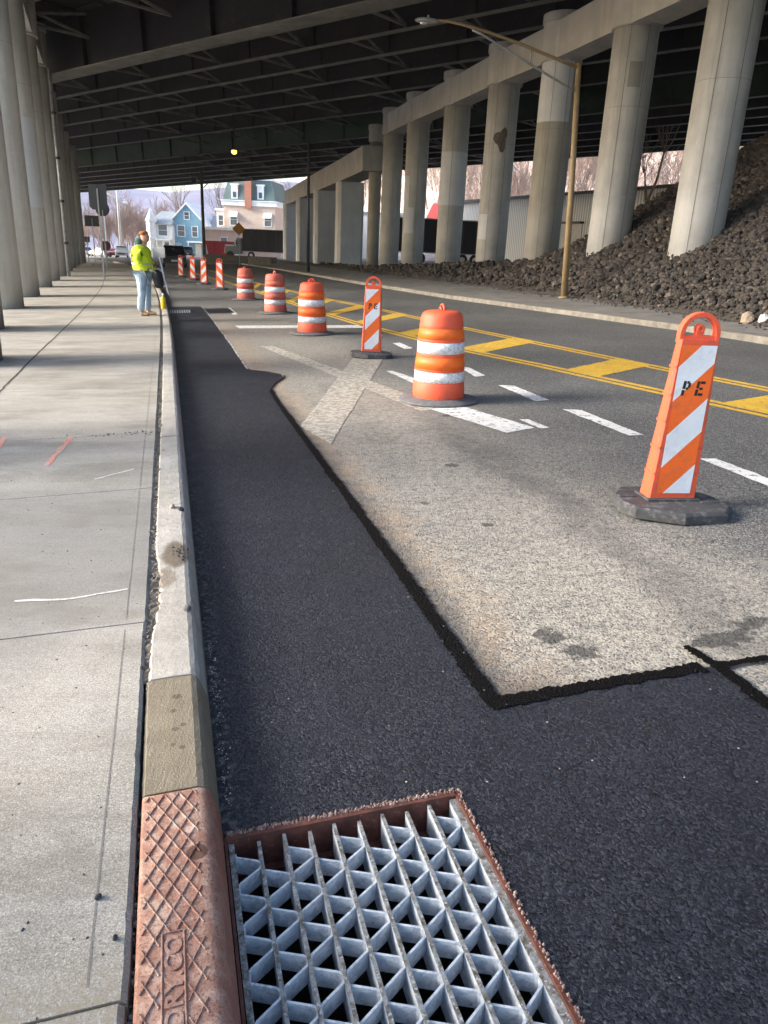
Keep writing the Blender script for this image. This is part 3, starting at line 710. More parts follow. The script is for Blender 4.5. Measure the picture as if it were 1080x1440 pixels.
def crust(x0,y0,x1,y1,w):
    k = int(math.hypot(x1-x0,y1-y0)/.006)
    for i in range(k):
        f = i/k; x = x0+(x1-x0)*f+random.gauss(0,w); y = y0+(y1-y0)*f+random.gauss(0,w); r = random.uniform(.002,.005)
        b.add([(x-r,y-r,.006),(x+r,y-r,.006),(x+r,y+r,.006),(x-r,y+r,.006),(x+random.gauss(0,r/2),y,.012+r*.8)], [(0,1,4),(1,2,4),(2,3,4),(3,0,4)])
crust(.02,1.752,.72,1.752,.003); crust(.724,.5,.724,1.75,.003); crust(.02,1.745,.72,1.742,.002)
b.build('mortar_crust', 'crust', gr)
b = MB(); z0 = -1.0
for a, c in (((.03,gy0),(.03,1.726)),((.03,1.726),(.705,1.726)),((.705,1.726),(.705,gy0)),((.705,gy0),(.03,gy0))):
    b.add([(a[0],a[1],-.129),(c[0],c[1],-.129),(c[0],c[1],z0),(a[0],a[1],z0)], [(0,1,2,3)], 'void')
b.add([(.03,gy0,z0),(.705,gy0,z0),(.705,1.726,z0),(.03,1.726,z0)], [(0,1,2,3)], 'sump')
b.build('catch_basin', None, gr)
# distant twin of the grate
g2 = thing('drain_grate', 'second drain grate set in the dark patch far up by the kerb near the worker', 'drain grate', P(20.6,.28,.0), ROADROT, None, 0)
b = MB(); b.box((-.26,-.5,.004),(.27,.5,.009),'dark_metal')
for i in range(9): b.box((-.25+i*.06,-.5,.009),(-.225+i*.06,.5,.016),'galv')
b.build('grate_bars', None, g2)

# ------------------------------------------------------------------ loose stones
def blob(b, c, r, rnd, m=None, sub=0, flat_=.7):
    t = (1+5**.5)/2; V = [(-1,t,0),(1,t,0),(-1,-t,0),(1,-t,0),(0,-1,t),(0,1,t),(0,-1,-t),(0,1,-t),(t,0,-1),(t,0,1),(-t,0,-1),(-t,0,1)]
    F = [(0,11,5),(0,5,1),(0,1,7),(0,7,10),(0,10,11),(1,5,9),(5,11,4),(11,10,2),(10,7,6),(7,1,8),(3,9,4),(3,4,2),(3,2,6),(3,6,8),(3,8,9),(4,9,5),(2,4,11),(6,2,10),(8,6,7),(9,8,1)]
    V = [Vector(v).normalized() for v in V]
    if sub:
        F2 = []; cache = {}
        def mp(i,j):
            k = (min(i,j),max(i,j))
            if k not in cache: V.append(((V[i]+V[j])/2).normalized()); cache[k] = len(V)-1
            return cache[k]
        for i,j,k in F:
            a,bb,d = mp(i,j),mp(j,k),mp(k,i); F2 += [(i,a,d),(j,bb,a),(k,d,bb),(a,bb,d)]
        F = F2
    e = Matrix.Rotation(rnd.uniform(0,6.28),3,'Z') @ Matrix.Rotation(rnd.uniform(-.6,.6),3,'X')
    sx, sy, sz = rnd.uniform(.75,1.25), rnd.uniform(.65,1.0), rnd.uniform(.5,.85)*flat_/.7
    b.add([Vector(c)+e@Vector((v.x*sx*r*rnd.uniform(.82,1.15), v.y*sy*r*rnd.uniform(.82,1.15), v.z*sz*r*rnd.uniform(.82,1.15))) for v in V], F, m)
rnd = random.Random(9); b = MB()
for i in range(420):
    s_ = rnd.uniform(2.0,8.7) if i < 260 else rnd.gauss(2.15,.05); n_ = 1.04+rnd.gauss(0,.06) if i < 260 else rnd.uniform(1.0,2.0)
    q_ = rnd.uniform(.0015,.005); p_ = P(s_,n_,.009); b.add([p_+Vector((q_*rnd.uniform(-1,1),q_*rnd.uniform(-1,1),q_*rnd.uniform(0,1))) for _ in range(4)], [(0,1,2),(0,3,1),(1,3,2),(2,3,0)])
tag(b.build('asphalt_grit', 'crumb'), 'fine black grit spilled beside the black seal line', 'grit', None, 'stuff')
rnd = random.Random(5)
b = MB()
for i in range(170):
    s = rnd.uniform(.9,1.85); blob(b, P(s, -.2185+rnd.gauss(0,.004), rnd.uniform(.035,.085)), rnd.choice((.003,.004,.005,.008,.0105)), rnd)
for i in range(150):
    s = rnd.uniform(1.85,2.9); blob(b, P(s, .02+abs(rnd.gauss(0,.02)), .008), rnd.uniform(.0012,.0035), rnd)
for i in range(160):
    s = rnd.uniform(2.4,4.6); blob(b, P(s, rnd.uniform(-.222,-.17), .121), rnd.uniform(.002,.005), rnd)
tag(b.build('loose_pebbles', 'pebble'), 'loose pale pebbles and grit lying in the kerb joint', 'pebbles', None, 'stuff')
b = MB()
for i in range(200):
    s = rnd.uniform(.9,5.5); n = -.25-abs(rnd.gauss(0,.5)); blob(b, P(s,n,ZW+.001), abs(rnd.gauss(0,.0016))+.0012, rnd)
for i in range(60): s = rnd.gauss(6.4,.04); blob(b, P(s,-.25-abs(rnd.gauss(0,.3)),ZW+.001), rnd.uniform(.003,.009), rnd)
for i in range(26): blob(b, P(3.63+rnd.gauss(0,.05),-.07+rnd.gauss(0,.02),ZW+.001), rnd.uniform(.003,.008), rnd)
tag(b.build('asphalt_crumbs', 'crumb'), 'tiny black asphalt crumbs scattered over the sidewalk slabs', 'crumbs', None, 'stuff')
def stone(name, loc, r, mat, label, cat, sub=1, seed=1, group=None):
    b = MB(); blob(b, (0,0,0), r, random.Random(seed), None, sub, 1.0); o = b.build(name, mat, None, loc); tag(o, label, cat, group); return o
stone('asphalt_clump', P(1.49,-.296,ZW+.005), .0085, 'crumb', 'farther of two small black asphalt lumps on the sidewalk slab edge', 'asphalt lump')
stone('asphalt_clump', P(1.362,-.235-.015,ZW+.005), .0085, 'crumb', 'nearer of two small black asphalt lumps, close to the kerb gap', 'asphalt lump', 1, 4)
stone('concrete_chip', P(4.36,-.10,ZW+.008), .022, 'boulder_tan', 'small orange-tan chip lying on top of the kerb past the wet stain', 'concrete chip', 1, 6)
stone('concrete_chip', P(4.3,-.05,ZW+.006), .02, 'crumb', 'dark lump on the kerb edge beside the tan chip', 'concrete chip', 1, 8)
stone('concrete_chip', P(2.98,-.05,ZW+.004), .02, 'kerb', 'grey broken chip on the chipped kerb edge near the mortar block', 'concrete chip', 1, 9)

# ------------------------------------------------------------------ traffic drums
def drum(label, loc, rz, faded=False, scuff=(1,1), tilt=.5, first=None):
    t = thing('traffic_drum', label, 'traffic drum', loc, rz, 'orange and white traffic drums', tilt)
    body = 'orf' if faded else 'or'
    q1, q2 = random.uniform(0,6), random.uniform(0,6)
    def dent(b):
        for v in b.v:
            a = math.atan2(v.y,v.x); k = 1+.010*math.sin(3*a+q1+v.z*6)+.008*math.sin(5*a+q2-v.z*11)-.035*math.exp(-((math.cos(a-q1)-1)**2*9+(v.z-.42)**2*60))
            v.x *= k; v.y *= k
    Z0 = .03; prof = [(.272,Z0),(.283,.05),(.280,.20),(.272,.215),(.268,.22),(.266,.335),(.272,.34),(.268,.36),(.258,.49),(.262,.50),(.254,.52),(.250,.64),(.254,.645),(.248,.67),(.232,.79),(.236,.80),(.232,.82),(.222,.90),(.205,.935),(.17,.955),(.10,.962),(.0,.962)]
    if not first:
        b = MB(); b.lathe(prof[:-1]+[(.005,.962)], 40, body, None, True); dent(b)
        b.build('drum_body', None, t)
        for k,(z0,z1,r0,r1,m) in enumerate(((.225,.335,.2700,.2670,'w0'),(.36,.49,.2690,.2595,'o'),(.525,.645,.2552,.2510,'w1'),(.675,.785,.2485,.2335,'o'))):
            mm = 'orsheet' if m == 'o' else ('whscuff' if scuff[int(m[1])] else 'whsheet')
            b = MB(); b.lathe([(r0-.01,z0),(r0+.002,z0+.001),(r1+.002,z1-.001),(r1-.01,z1)], 40, mm, None, True, False); dent(b)
            if m == 'o' and faded: b.mats = ['orf']
            b.build('reflective_band', None, t)
        b = MB(); pts = []
        for sx in (-1,1):
            b.tube([(sx*.06,0,.955),(sx*.052,0,.99),(sx*.03,0,1.015),(0,0,1.022)] if sx < 0 else [(0,0,1.022),(.03,0,1.015),(.052,0,.99),(.06,0,.955)], .012, 8)
        b.tube([(-.03,.02,.958),(-.015,.02,.985),(.015,.02,.985),(.03,.02,.958)], .012, 8)
        b.build('handle', body, t)
        b = MB(); b.lathe([(.295,.004),(.435,.004),(.440,.012),(.432,.024),(.35,.036),(.30,.05),(.285,.052),(.27,.03)], 44, None, None, True, False); b.build('base_ring', 'ring', t)
    return t
drum('orange traffic drum with scuffed white bands, the nearest drum, right of the worn cross', (.60,8.12,.004), .3+math.pi/2)
drum('orange drum on a wide rubber ring at the white stop line, second nearest', (-1.40,14.75,.004), 1.0-math.pi/2+.6)
drum('weathered pinkish drum with marked lower white band, third nearest, left of the yellow lines', (-2.77,19.5,.004), 2.2, True, (1,0))
drum('faded drum fourth nearest, between the dented row of drums and the far striped panels', (-4.42,24.6,.004), 1.3, True, (0,0), .5)

# ------------------------------------------------------------------ vertical panel channelizers
def clip_band(x0,z0,x1,z1,a,c,sg):           # rectangle cut to a <= z - sg*x*1.0 <= c
    poly = [(x0,z0),(x1,z0),(x1,z1),(x0,z1)]
    for lim, keep in ((a,1),(c,-1)):
        out = []; f = lambda p: keep*((p[1]-sg*p[0]*1.05)-lim)
        for i in range(len(poly)):
            p, q = poly[i], poly[(i+1)%len(poly)]
            if f(p) >= 0: out.append(p)
            if (f(p) >= 0) != (f(q) >= 0):
                t = f(p)/(f(p)-f(q)); out.append((p[0]+(q[0]-p[0])*t, p[1]+(q[1]-p[1])*t))
        poly = out
        if not poly: return None
    return poly
def panel(label, loc, rz, sg=1, phase=0.0, letters=True, tilt=1.0):
    t = thing('striped_channelizer', label, 'channelizer panel', loc, rz, 'striped vertical channelizer panels', tilt)
    w0, w1, zb, zt_ = .155, .122, .07, 1.03
    # stepped tapering body made of stacked sleeves
    b = MB(); nst = 6
    for i in range(nst):
        a = zb+(zt_-zb)*i/nst; c = zb+(zt_-zb)*(i+1)/nst; f0, f1 = i/nst, (i+1)/nst
        wa, wc = w0+(w1-w0)*f0, w0+(w1-w0)*f1-.002; da, dc = .10-.070*f0, .10-.070*f1-.003
        pts = lambda w,d: [(-w+.012,-.035),(w-.012,-.035),(w,-.022),(w,d-.02),(w-.03,d),(-w+.03,d),(-w,d-.02),(-w,-.022)]
        b.prism(pts(wa,da), a, c, None, None, pts(wc,dc))
        b.prism(pts(wa+.004,da+.004), a, a+.012)
    b.build('panel_body', 'or', t)
    b = MB()    # hoop handle and lug
    ring = [(w1-.014,0,zt_-.02),(w1-.014,0,zt_+.03)]+[((w1-.014)*math.cos(q),0,zt_+.03+(w1-.014)*1.0*math.sin(q)) for q in [math.pi*k/14 for k in range(1,14)]]+[(-w1+.014,0,zt_+.03),(-w1+.014,0,zt_-.02)]
    for k in range(len(ring)-1):
        p, q = Vector(ring[k]), Vector(ring[k+1]); 
    o_, i_ = [], []
    for k,p in enumerate(ring):
        c = Vector((0,0,zt_+.03)); d = Vector(p)-c
        if Vector(p).z < zt_+.03: dn = Vector((1 if p[0]>0 else -1,0,0))
        else: dn = d.normalized()
        o_.append(Vector(p)+dn*.014); i_.append(Vector(p)-dn*.014)
    n_ = len(ring); vs = [v+Vector((0,-.022,0)) for v in o_]+[v+Vector((0,-.022,0)) for v in i_]+[v+Vector((0,.022,0)) for v in o_]+[v+Vector((0,.022,0)) for v in i_]
    fs = []
    for k in range(n_-1): fs += [(k,k+1,n_+k+1,n_+k),(2*n_+k,3*n_+k,3*n_+k+1,2*n_+k+1),(k,2*n_+k,2*n_+k+1,k+1),(n_+k,n_+k+1,3*n_+k+1,3*n_+k)]
    b.add(vs, fs)
    b.prism([(-.095,-.02),(.095,-.02),(.095,.02),(-.095,.02)], zt_-.005, zt_+.022)
    xf = Matrix.Translation((0,.02,zt_+.058)) @ Matrix.Rotation(math.pi/2, 4, 'X')
    b.lathe([(.026,0),(.028,.006),(.028,.034),(.022,.04),(.012,.04),(.010,.034),(.004,.034)], 18, None, xf); b.box((-.024,-.018,zt_+.018),(.024,.018,zt_+.05))
    b.build('handle', 'or', t, bevel=.003)
    b = MB(); x0,x1 = -w1+.015, w1-.015; z0,z1 = .115, 1.0; st = .178
    c0 = clip_band
    k = -6
    while k < 12:
        a = phase+k*.40
        for (u0,u1,m) in ((a,a+.2,'whsheet'),(a+.2,a+.4,'orsheet')):
            pl = clip_band(x0,z0,x1,z1,u0,u1,sg)
            if pl and len(pl) > 2: b.add([(x,-.0385+(.0),z) for x,z in pl], [tuple(range(len(pl)))], m)
        k += 1
    b.build('reflective_sheet', None, t)
    if letters:
        b = MB(); zc = .755; h = .084; y = -.0397
        def bx(x0,z0,x1,z1): b.add([(x0+.10*(z0-zc),y,z0),(x1+.10*(z0-zc),y,z0),(x1+.10*(z1-zc),y,z1),(x0+.10*(z1-zc),y,z1)], [(0,1,2,3)])
        X = -.062
        bx(X,zc-h/2,X+.018,zc-.010); bx(X,zc-.004,X+.018,zc+h/2); bx(X+.021,zc+h/2-.015,X+.037,zc+h/2); bx(X+.031,zc+.004,X+.047,zc+h/2-.010); bx(X+.021,zc-.008,X+.037,zc+.006)
        b.build('stencil_letter', 'black', t); b = MB(); X = .022
        bx(X,zc-h/2,X+.017,zc-.005); bx(X,zc+.001,X+.017,zc+h/2); bx(X+.020,zc+h/2-.015,X+.050,zc+h/2); bx(X+.020,zc-.008,X+.042,zc+.006); bx(X+.020,zc-h/2,X+.050,zc-h/2+.015)
        b.build('stencil_letter', 'black', t)
    b = MB()
    out = [(-.39,-.05),(-.34,-.14),(-.05,-.24),(.27,-.22),(.38,-.13),(.38,.02),(.28,.14),(.03,.21),(-.26,.19),(-.38,.08)]
    out = [(x*.86,y*1.25) for x,y in out]; inn = [(x*.94,y*.93) for x,y in out]
    b.prism(out, .004, .055); b.prism(out, .055, .072, None, None, inn)
    b.prism([(-.31,.02),(-.20,.02),(-.20,.055),(-.31,.055)], .070, .080); b.prism([(.16,-.10),(.27,-.10),(.27,-.07),(.16,-.07)], .070, .078)
    b.prism([(-.17,-.07),(.17,-.07),(.17,.12),(-.17,.12)], .070, .084)
    b.build('rubber_base', 'rubber', t, bevel=.006)
    return t
np_ = panel('tall orange and white striped panel marked PE, the nearest one, at the right', (1.83,4.51,.004), .12, 1, .387)
np_.matrix_world = np_.matrix_world @ Matrix.Scale(1.045, 4)
panel('striped panel marked PE between two drums beside the worn cross', (-.2,11.55,.004), -.02, 1, .112)
panel('striped panel leaning beside the faded drum, nearest of the four far ones', (-6.46,30.4,0), -.1, -1, .05, False)
panel('striped panel with rising stripes, second of the four far ones', (-8.11,34.9,0), -.1, 1, .1, False)
panel('striped panel with falling stripes, third of the four far ones', (-9.73,39.5,0), -.1, -1, .1, False)
panel('farthest striped panel, just right of the black car', (-11.4,43.6,0), -.1, -1, .02, False)

# ------------------------------------------------------------------ columns, caps and piers
def column(label, x, y, z0, z1, d, group, capital=None, patches=(), seams=(0,), base='conc', lower=None, hole=False):
    t = thing('bridge_column', label, 'bridge column', (x,y,z0), 0, group)
    h = z1-z0; r = d/2; b = MB()
    prof = [(r,0),(r,h*.3),(r,h*.62),(r,h)]
    b.lathe(prof, 40, None, None, True); b.build('shaft', base, t)
    toc = math.atan2(-y, -x)
    if lower:     # (z_a, z_b, material, a0, a1) painted areas: thin skins on the shaft
        for (a,c,m,a0,a1) in lower:
            b = MB(); n = 14; vs = []; 
            for k in range(n+1):
                q = toc+R(a0+(a1-a0)*k/n); 
                for zz in (a-z0, c-z0): vs.append(((r+.006)*math.cos(q),(r+.006)*math.sin(q),zz))
            b.add(vs, [(2*k,2*k+2,2*k+3,2*k+1) for k in range(n)], None, True); b.build('paint_patch', m, t)
    b = MB()
    for s_ in seams:
        q = toc+R(s_); ux, uy = math.cos(q), math.sin(q); px, py = -uy, ux; e = .009
        b.add([((r+.0085)*ux-px*e,(r+.0085)*uy-py*e,0),((r+.0085)*ux+px*e,(r+.0085)*uy+py*e,0),((r+.0085)*ux+px*e,(r+.0085)*uy+py*e,h),((r+.0085)*ux-px*e,(r+.0085)*uy-py*e,h)], [(0,1,2,3)])
    b.lathe([(r+.0065,h*.71-.004),(r+.0065,h*.71+.004)], 40, None, None, True, False)
    if seams: b.build('formwork_seam', 'seam', t)
    if hole:
        b = MB(); vs = [(0,0)]
        n = 16; pts = []
        for k in range(n):
            a = 2*math.pi*k/n; rr = .33*(1+.3*math.sin(3*a+1)+.12*random.random()); pts.append((rr*.8*math.cos(a), rr*1.25*math.sin(a)))
        vs = []; rn = 6
        for q_ in range(rn+1):
            for (u,w) in pts:
                u *= q_/rn; w *= q_/rn; q = toc-u/r+.05; vs.append(((r+.009)*math.cos(q),(r+.009)*math.sin(q),hole-z0+w))
        b.add(vs, [(q_*n+k,q_*n+(k+1)%n,(q_+1)*n+(k+1)%n,(q_+1)*n+k) for q_ in range(rn) for k in range(n)], None, True); b.build('spalled_patch', 'hole', t)
    if capital:
        b = MB(); R1 = r+.09; b.lathe([(r+.03,h-.02),(R1,h),(R1,h+capital),(R1+.05,h+capital+.02),(R1+.05,h+capital+.3),(R1,h+capital+.32)], 40, None, None, False); b.build('capital', 'conc', t)
    return t
RC = [(8.72,22.2),(7.6,26.9),(6.4,32.2),(5.0,37.2),(3.5,43.5),(1.75,50.2),(.30,56.6),(-.95,61.5)]
RL = ['nearest right-hand column, with seam lines, at the foot of the rubble slope','right-hand column just right of the lamp pole, grey with a dark rounded patch','column behind the lamp pole with its upper half painted white',
      'column with a large round spalled stain high up','column with a white painted band round its middle','plain column with stepped pale paint squares low on its left','last thick column beside the pier walls','slim brownish column half hidden against the pier walls']
def capz(y): return 8.0+.029*(y-26.9)
zb = [.3,.3,.2,.1,.05,.05,.0,.0]
specs = [dict(seams=(-16,34)), dict(seams=(-14,32),lower=[(6.3,7.0,'concd',-6,26)]), dict(seams=(-16,30),lower=[(6.1,8.35,'concw',-88,46)],base='concb'),
         dict(seams=(-22,24),hole=6.1,lower=[(1.9,3.0,'concw',-70,-24)]), dict(seams=(-10,),lower=[(3.7,6.3,'concw',-89,89)]), dict(seams=(8,),lower=[(2.4,3.9,'concw',-60,-2),(3.9,5.7,'concw',-80,-34)]), dict(seams=()), dict(seams=(),base='concb')]
for i,((x,y),l,sp_) in enumerate(zip(RC,RL,specs)):
    column(l, x, y, zb[i], capz(y), 1.38 if i < 7 else .95, 'columns along the right of the road', 1.25 if i < 7 else .8, **sp_)
def beam_between(name, label, pts, half, h0, h1, mat='conc'):
    b = MB()
    for (xa,ya,za),(xb_,yb,zb_) in zip(pts, pts[1:]):
        dx, dy = xb_-xa, yb-ya; L = math.hypot(dx,dy); nx, ny = dy/L*half, -dx/L*half
        vs = [(xa-nx,ya-ny,za+h0),(xa+nx,ya+ny,za+h0),(xb_+nx,yb+ny,zb_+h0),(xb_-nx,yb-ny,zb_+h0),(xa-nx,ya-ny,za+h1),(xa+nx,ya+ny,za+h1),(xb_+nx,yb+ny,zb_+h1),(xb_-nx,yb-ny,zb_+h1)]
        b.add(vs, [(0,3,2,1),(4,5,6,7),(0,1,5,4),(1,2,6,5),(2,3,7,6),(3,0,4,7)])
    return tag(b.build(name, mat), label, 'bridge beam')
def cp(i):
    x,y = RC[i]; return (x+LEAN*capz(y), y, capz(y))
first = (RC[0][0]+2.2+LEAN*8, RC[0][1]-8.6, capz(13.6))
beam_between('cap_beam', 'long concrete cap beam joining the tops of the right-hand columns', [first]+[cp(i) for i in range(7)], .55, .03, 1.22)
# pier walls and their cap
PW = [(-3.2,70),(-5.9,80.5),(-8.7,92),(-11.7,104.5)]
PLAB = ['nearest flat concrete pier wall, beside the slim column','second flat pier wall, between the nearest and the shaded one','third flat pier wall, behind the thin dark lamp pole','farthest flat pier wall, in front of the parked black truck']
for (x,y),l,w in zip(PW,PLAB,(1.15,1.35,1.6,1.7)):
    o = thing('pier_wall', l, 'pier wall', (x,y,-.05), .25, 'flat pier walls under the far deck')
    b = MB(); d, h = .7, 6.9
    b.prism([(-w,-d+.25),(-w+.25,-d),(w-.25,-d),(w,-d+.25),(w,d),(-w,d)], 0, h); b.build('wall_slab', 'concw', o)
beam_between('abutment_beam', 'deep pale concrete beam resting on the flat pier walls', [(-.6,60.5,0),(-2.9,70,0),(-5.6,80.5,0),(-8.4,92,0),(-11.4,104.5,0),(-12.4,108,0)], 1.0, 6.92, 8.6)
# left row
LT = [(-5.3,10.4),(-7.3,14.6),(-9.3,19.8),(-10.95,24.5),(-13.0,30.3),(-15.05,36.0),(-17.0,41.6),(-20.0,50.0),(-22.9,58),(-25.7,66),(-28.6,75)]
LL = ['nearest left column, cut by the picture edge','brownish second left column partly behind the nearest','third left column from the camera, pale and wide','fourth left column with a dark foot ring','fifth left column with a long white painted section',
      'sixth left column, in shade','seventh left column, beside the drain pipe','eighth left column, past the drain pipe, with a white upper patch','ninth left column, in the far group','tenth left column, in the far group','last left column, at the bright gap']
for i,((x,y),l) in enumerate(zip(LT,LL)):
    d = 1.2; u = Vector((x,y)).normalized(); px = Vector((-u.y,u.x)); c = Vector((x,y))+px*(d/2)
    capL = 9.9 if i < 7 else 10.3
    column(l, c.x, c.y, ZW-.02, capL, d, 'columns along the left sidewalk', 1.5 if i < 7 else None, seams=(-26,-10) if i in (0,1,2,3,4) else (-20,),
           base='concb' if i in (0,1) else 'concl', lower=[(3.0,6.0,'concw',-89,80)] if i == 4 else ([(5.5,9.8,'concw',-85,30)] if i == 7 else None))
for i,(x,y) in enumerate(((-4.6,5.2),(-3.3,.2),(-2.6,-5))):
    column(['left column beside the camera, outside the picture','left column behind the camera','rear left column behind the camera'][i], x-1.2, y, ZW-.02, 9.9, 1.2, 'columns along the left sidewalk', 1.5, seams=())
lb = []
for i in (-1,)+tuple(range(7)):
    x,y = LT[max(i,0)]; u = Vector((x,y)).normalized(); c = Vector((x,y))+Vector((-u.y,u.x))*.6
    if i < 0: c = Vector((-3.4,-4.5))
    lb.append((c.x+LEAN*10, c.y, 9.9))
beam_between('cap_beam', 'concrete cap beam along the tops of the left columns', lb, .5, .05, 1.45)
# drain pipe on the left row
x,y = LT[6]; t = thing('drain_pipe', 'long rusty vertical drain pipe with collars beside the left columns', 'drain pipe', (x+.42,y-.75,ZW), 0)
b = MB(); b.tube([(0,0,0),(0,0,5),(0,0,9.6)], .085, 10); b.build('pipe', 'grey_metal', t)
for z in (1.6,3.6,5.6,7.6): b = MB(); b.tube([(0,0,z),(0,0,z+.12)], .12, 10); b.build('collar', 'dark_metal', t)

# ------------------------------------------------------------------ the overpass: girders run along direction D
D = Vector((-.8076,.5897,0)); 
ov = thing('overpass_deck', 'dark steel girder highway deck overhead spanning across the road', 'overpass', (0,0,0), 0, None, 0)
def gline(Y0, z, depth, mat, tf=.20, tb=-45, te=80, name='girder'):
    a = Vector((0,Y0,0))-D*(-tb); c = Vector((0,Y0,0))+D*te; nrm = Vector((D.y,-D.x,0))
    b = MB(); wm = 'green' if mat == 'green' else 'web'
    def bar(w, z0, z1, m_, off=0):
        vs = []
        for p in (a,c):
            zz = 0.0
            for s_ in (-1,1):
                for q in (z0,z1): vs.append(p+nrm*(s_*w+off)+Vector((0,0,q+zz)))
        b.add(vs, [(0,2,6,4),(1,5,7,3),(0,4,5,1),(2,3,7,6),(0,1,3,2),(4,6,7,5)], m_)
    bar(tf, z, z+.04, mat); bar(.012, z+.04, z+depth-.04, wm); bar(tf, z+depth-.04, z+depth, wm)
    # web stiffeners on the near face
    L = (c-a).length; k = int(L/4.4)
    for i in range(1,k):
        p = a+(c-a)*i/k; zz = 0.0; q0 = p-nrm*.0; e = D*.01
        b.add([p-nrm*tf*.55-e+Vector((0,0,z+.05+zz)), p+nrm*tf*.55-e+Vector((0,0,z+.05+zz)), p+nrm*tf*.55-e+Vector((0,0,z+depth-.05+zz)), p-nrm*tf*.55-e+Vector((0,0,z+depth-.05+zz)),
               p-nrm*tf*.55+e+Vector((0,0,z+.05+zz)), p+nrm*tf*.55+e+Vector((0,0,z+.05+zz)), p+nrm*tf*.55+e+Vector((0,0,z+depth-.05+zz)), p-nrm*tf*.55+e+Vector((0,0,z+depth-.05+zz))],
              [(0,1,2,3),(4,7,6,5),(0,4,5,1),(1,5,6,2),(2,6,7,3),(3,7,4,0)], wm)
    return b.build(name, None, ov)
Yg = [12.5,16.5,20.5,24,35.2,39,43,47.4,52.6,59.2]
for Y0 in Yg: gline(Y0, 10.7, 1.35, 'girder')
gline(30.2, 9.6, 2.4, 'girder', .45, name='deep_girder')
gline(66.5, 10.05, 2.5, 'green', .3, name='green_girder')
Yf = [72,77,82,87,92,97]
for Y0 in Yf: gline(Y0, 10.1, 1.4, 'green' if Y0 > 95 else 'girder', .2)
# cross frames between girders
def cross(Ya, Yb, z, h, step, mat='girder'):
    nrm = Vector((-D.y,D.x,0)); nrm = nrm if nrm.y > 0 else -nrm; w = (Yb-Ya)*abs(D.x)
    b = MB(); o_ = Vector((0,0,0)); q = nrm*w; zh = Vector((0,0,h))
    vs = []; fs = []
    mid_ = q*.5+zh*.5; arms = [o_+zh*.1, q+zh*.9, o_+zh*.9, q+zh*.1]     # one connected X frame: plate bars meeting at a gusset
    e = .05; g0 = [mid_+D*-e+Vector((0,0,-e)), mid_+D*e+Vector((0,0,-e)), mid_+D*e+Vector((0,0,e)), mid_+D*-e+Vector((0,0,e))]
    vs = list(g0)
    for p in arms:
        k = len(vs); vs += [p+D*-e+Vector((0,0,-e)), p+D*e+Vector((0,0,-e)), p+D*e+Vector((0,0,e)), p+D*-e+Vector((0,0,e))]
        fs += [(0,1,k+1,k),(1,2,k+2,k+1),(2,3,k+3,k+2),(3,0,k,k+3)]
    k = 4; fs += [(4,5,17,16),(5,6,18,17),(6,7,19,18),(7,4,16,19)]
    b.add(vs, fs, mat); first_ = None
    for i in range(-2,5):
        p = Vector((0,Ya,0))+D*(i*step+Ya*.37%3); loc = p+Vector((0,0,z))
        if first_ is None: first_ = b.build('cross_frame', None, ov, loc)
        else: c = first_.copy(); COL.objects.link(c); c.parent = ov; c.location = loc
allg = Yg[:4]+[30.2]+Yg[4:]+[66.5]+Yf
for Ya,Yb in list(zip(allg, allg[1:]))[3:]: cross(Ya, Yb, 10.75 if Ya < 60 else 10.15, 1.2, 6.0)
b = MB()
a0 = Vector((0,11,0)); a1 = Vector((0,99,0))
vs = []
for base in (a0,a1):
    for tt in (-44.5,79):
        p = base+D*tt; zz = 0.0
        for q in (12.05 if base is a0 else 12.05, 12.5): vs.append((p.x,p.y,q+zz))
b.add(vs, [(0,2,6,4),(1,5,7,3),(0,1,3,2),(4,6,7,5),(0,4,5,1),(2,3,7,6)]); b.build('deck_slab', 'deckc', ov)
b = MB(); k = 0   # soffit form panels: ribs between girders
for Ya,Yb in list(zip(allg, allg[1:]))[3:10]:
    for i in range(-10,17):
        p = Vector((0,Ya+.3,0))+D*(i*2.1); q = p+Vector((D.y*-1, D.x*-1,0)).normalized()*0
        nn = Vector((-D.y,D.x,0)); nn = nn if nn.y > 0 else -nn; q = p+nn*((Yb-Ya)*abs(D.x)-.4); zz = 11.93
        b.tube([p+Vector((0,0,zz)), q+Vector((0,0,zz))], .09, 4, None, False)
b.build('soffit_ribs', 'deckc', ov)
# underdeck sodium lamp
t = thing('underdeck_lamp', 'small glowing amber lamp hanging under the dark deck', 'lamp', (-11.0,60.0,8.15), 0)
b = MB(); b.lathe([(.02,-.16),(.15,-.12),(.2,0),(.17,.1),(.05,.14)], 16); b.build('lamp_globe', 'glow', t)
b = MB(); b.lathe([(.22,.1),(.12,.22),(.05,.28),(.03,2.6)], 12); b.build('lamp_housing', 'dark_metal', t)

# ------------------------------------------------------------------ street lamp
t = thing('street_lamp', 'tan street lamp pole with long double arm reaching over the road', 'street lamp', (5.50,23.5,.1), 0, None, 0)
b = MB(); b.tube([(0,0,0),(-.03,0,3),(-.10,0,6.3)], [.105,.09,.075], 14); b.lathe([(.17,0),(.17,.05),(.12,.08)], 14); b.build('pole', 'tan_pole', t)
dr = Vector((-.963,-.27,0)); top = Vector((-.10,0,6.2))
def ar(f, z): return top+dr*(4.42*f)+Vector((0,0,z))
b = MB(); b.tube([ar(0,-.02),ar(.16,.16),ar(.4,.44),ar(.62,.66),ar(.78,.78),ar(.88,.83),ar(.96,.83)], [.045,.045,.042,.04,.036,.033,.032], 10); b.build('upper_arm', 'tan_pole', t)
b = MB(); b.tube([ar(0,-.62),ar(.2,-.26),ar(.45,.2),ar(.66,.60),ar(.72,.68)], .032, 8); b.tube([ar(.33,.33),ar(.33,.0)], .015, 6); b.build('lower_arm', 'grey_metal', t)
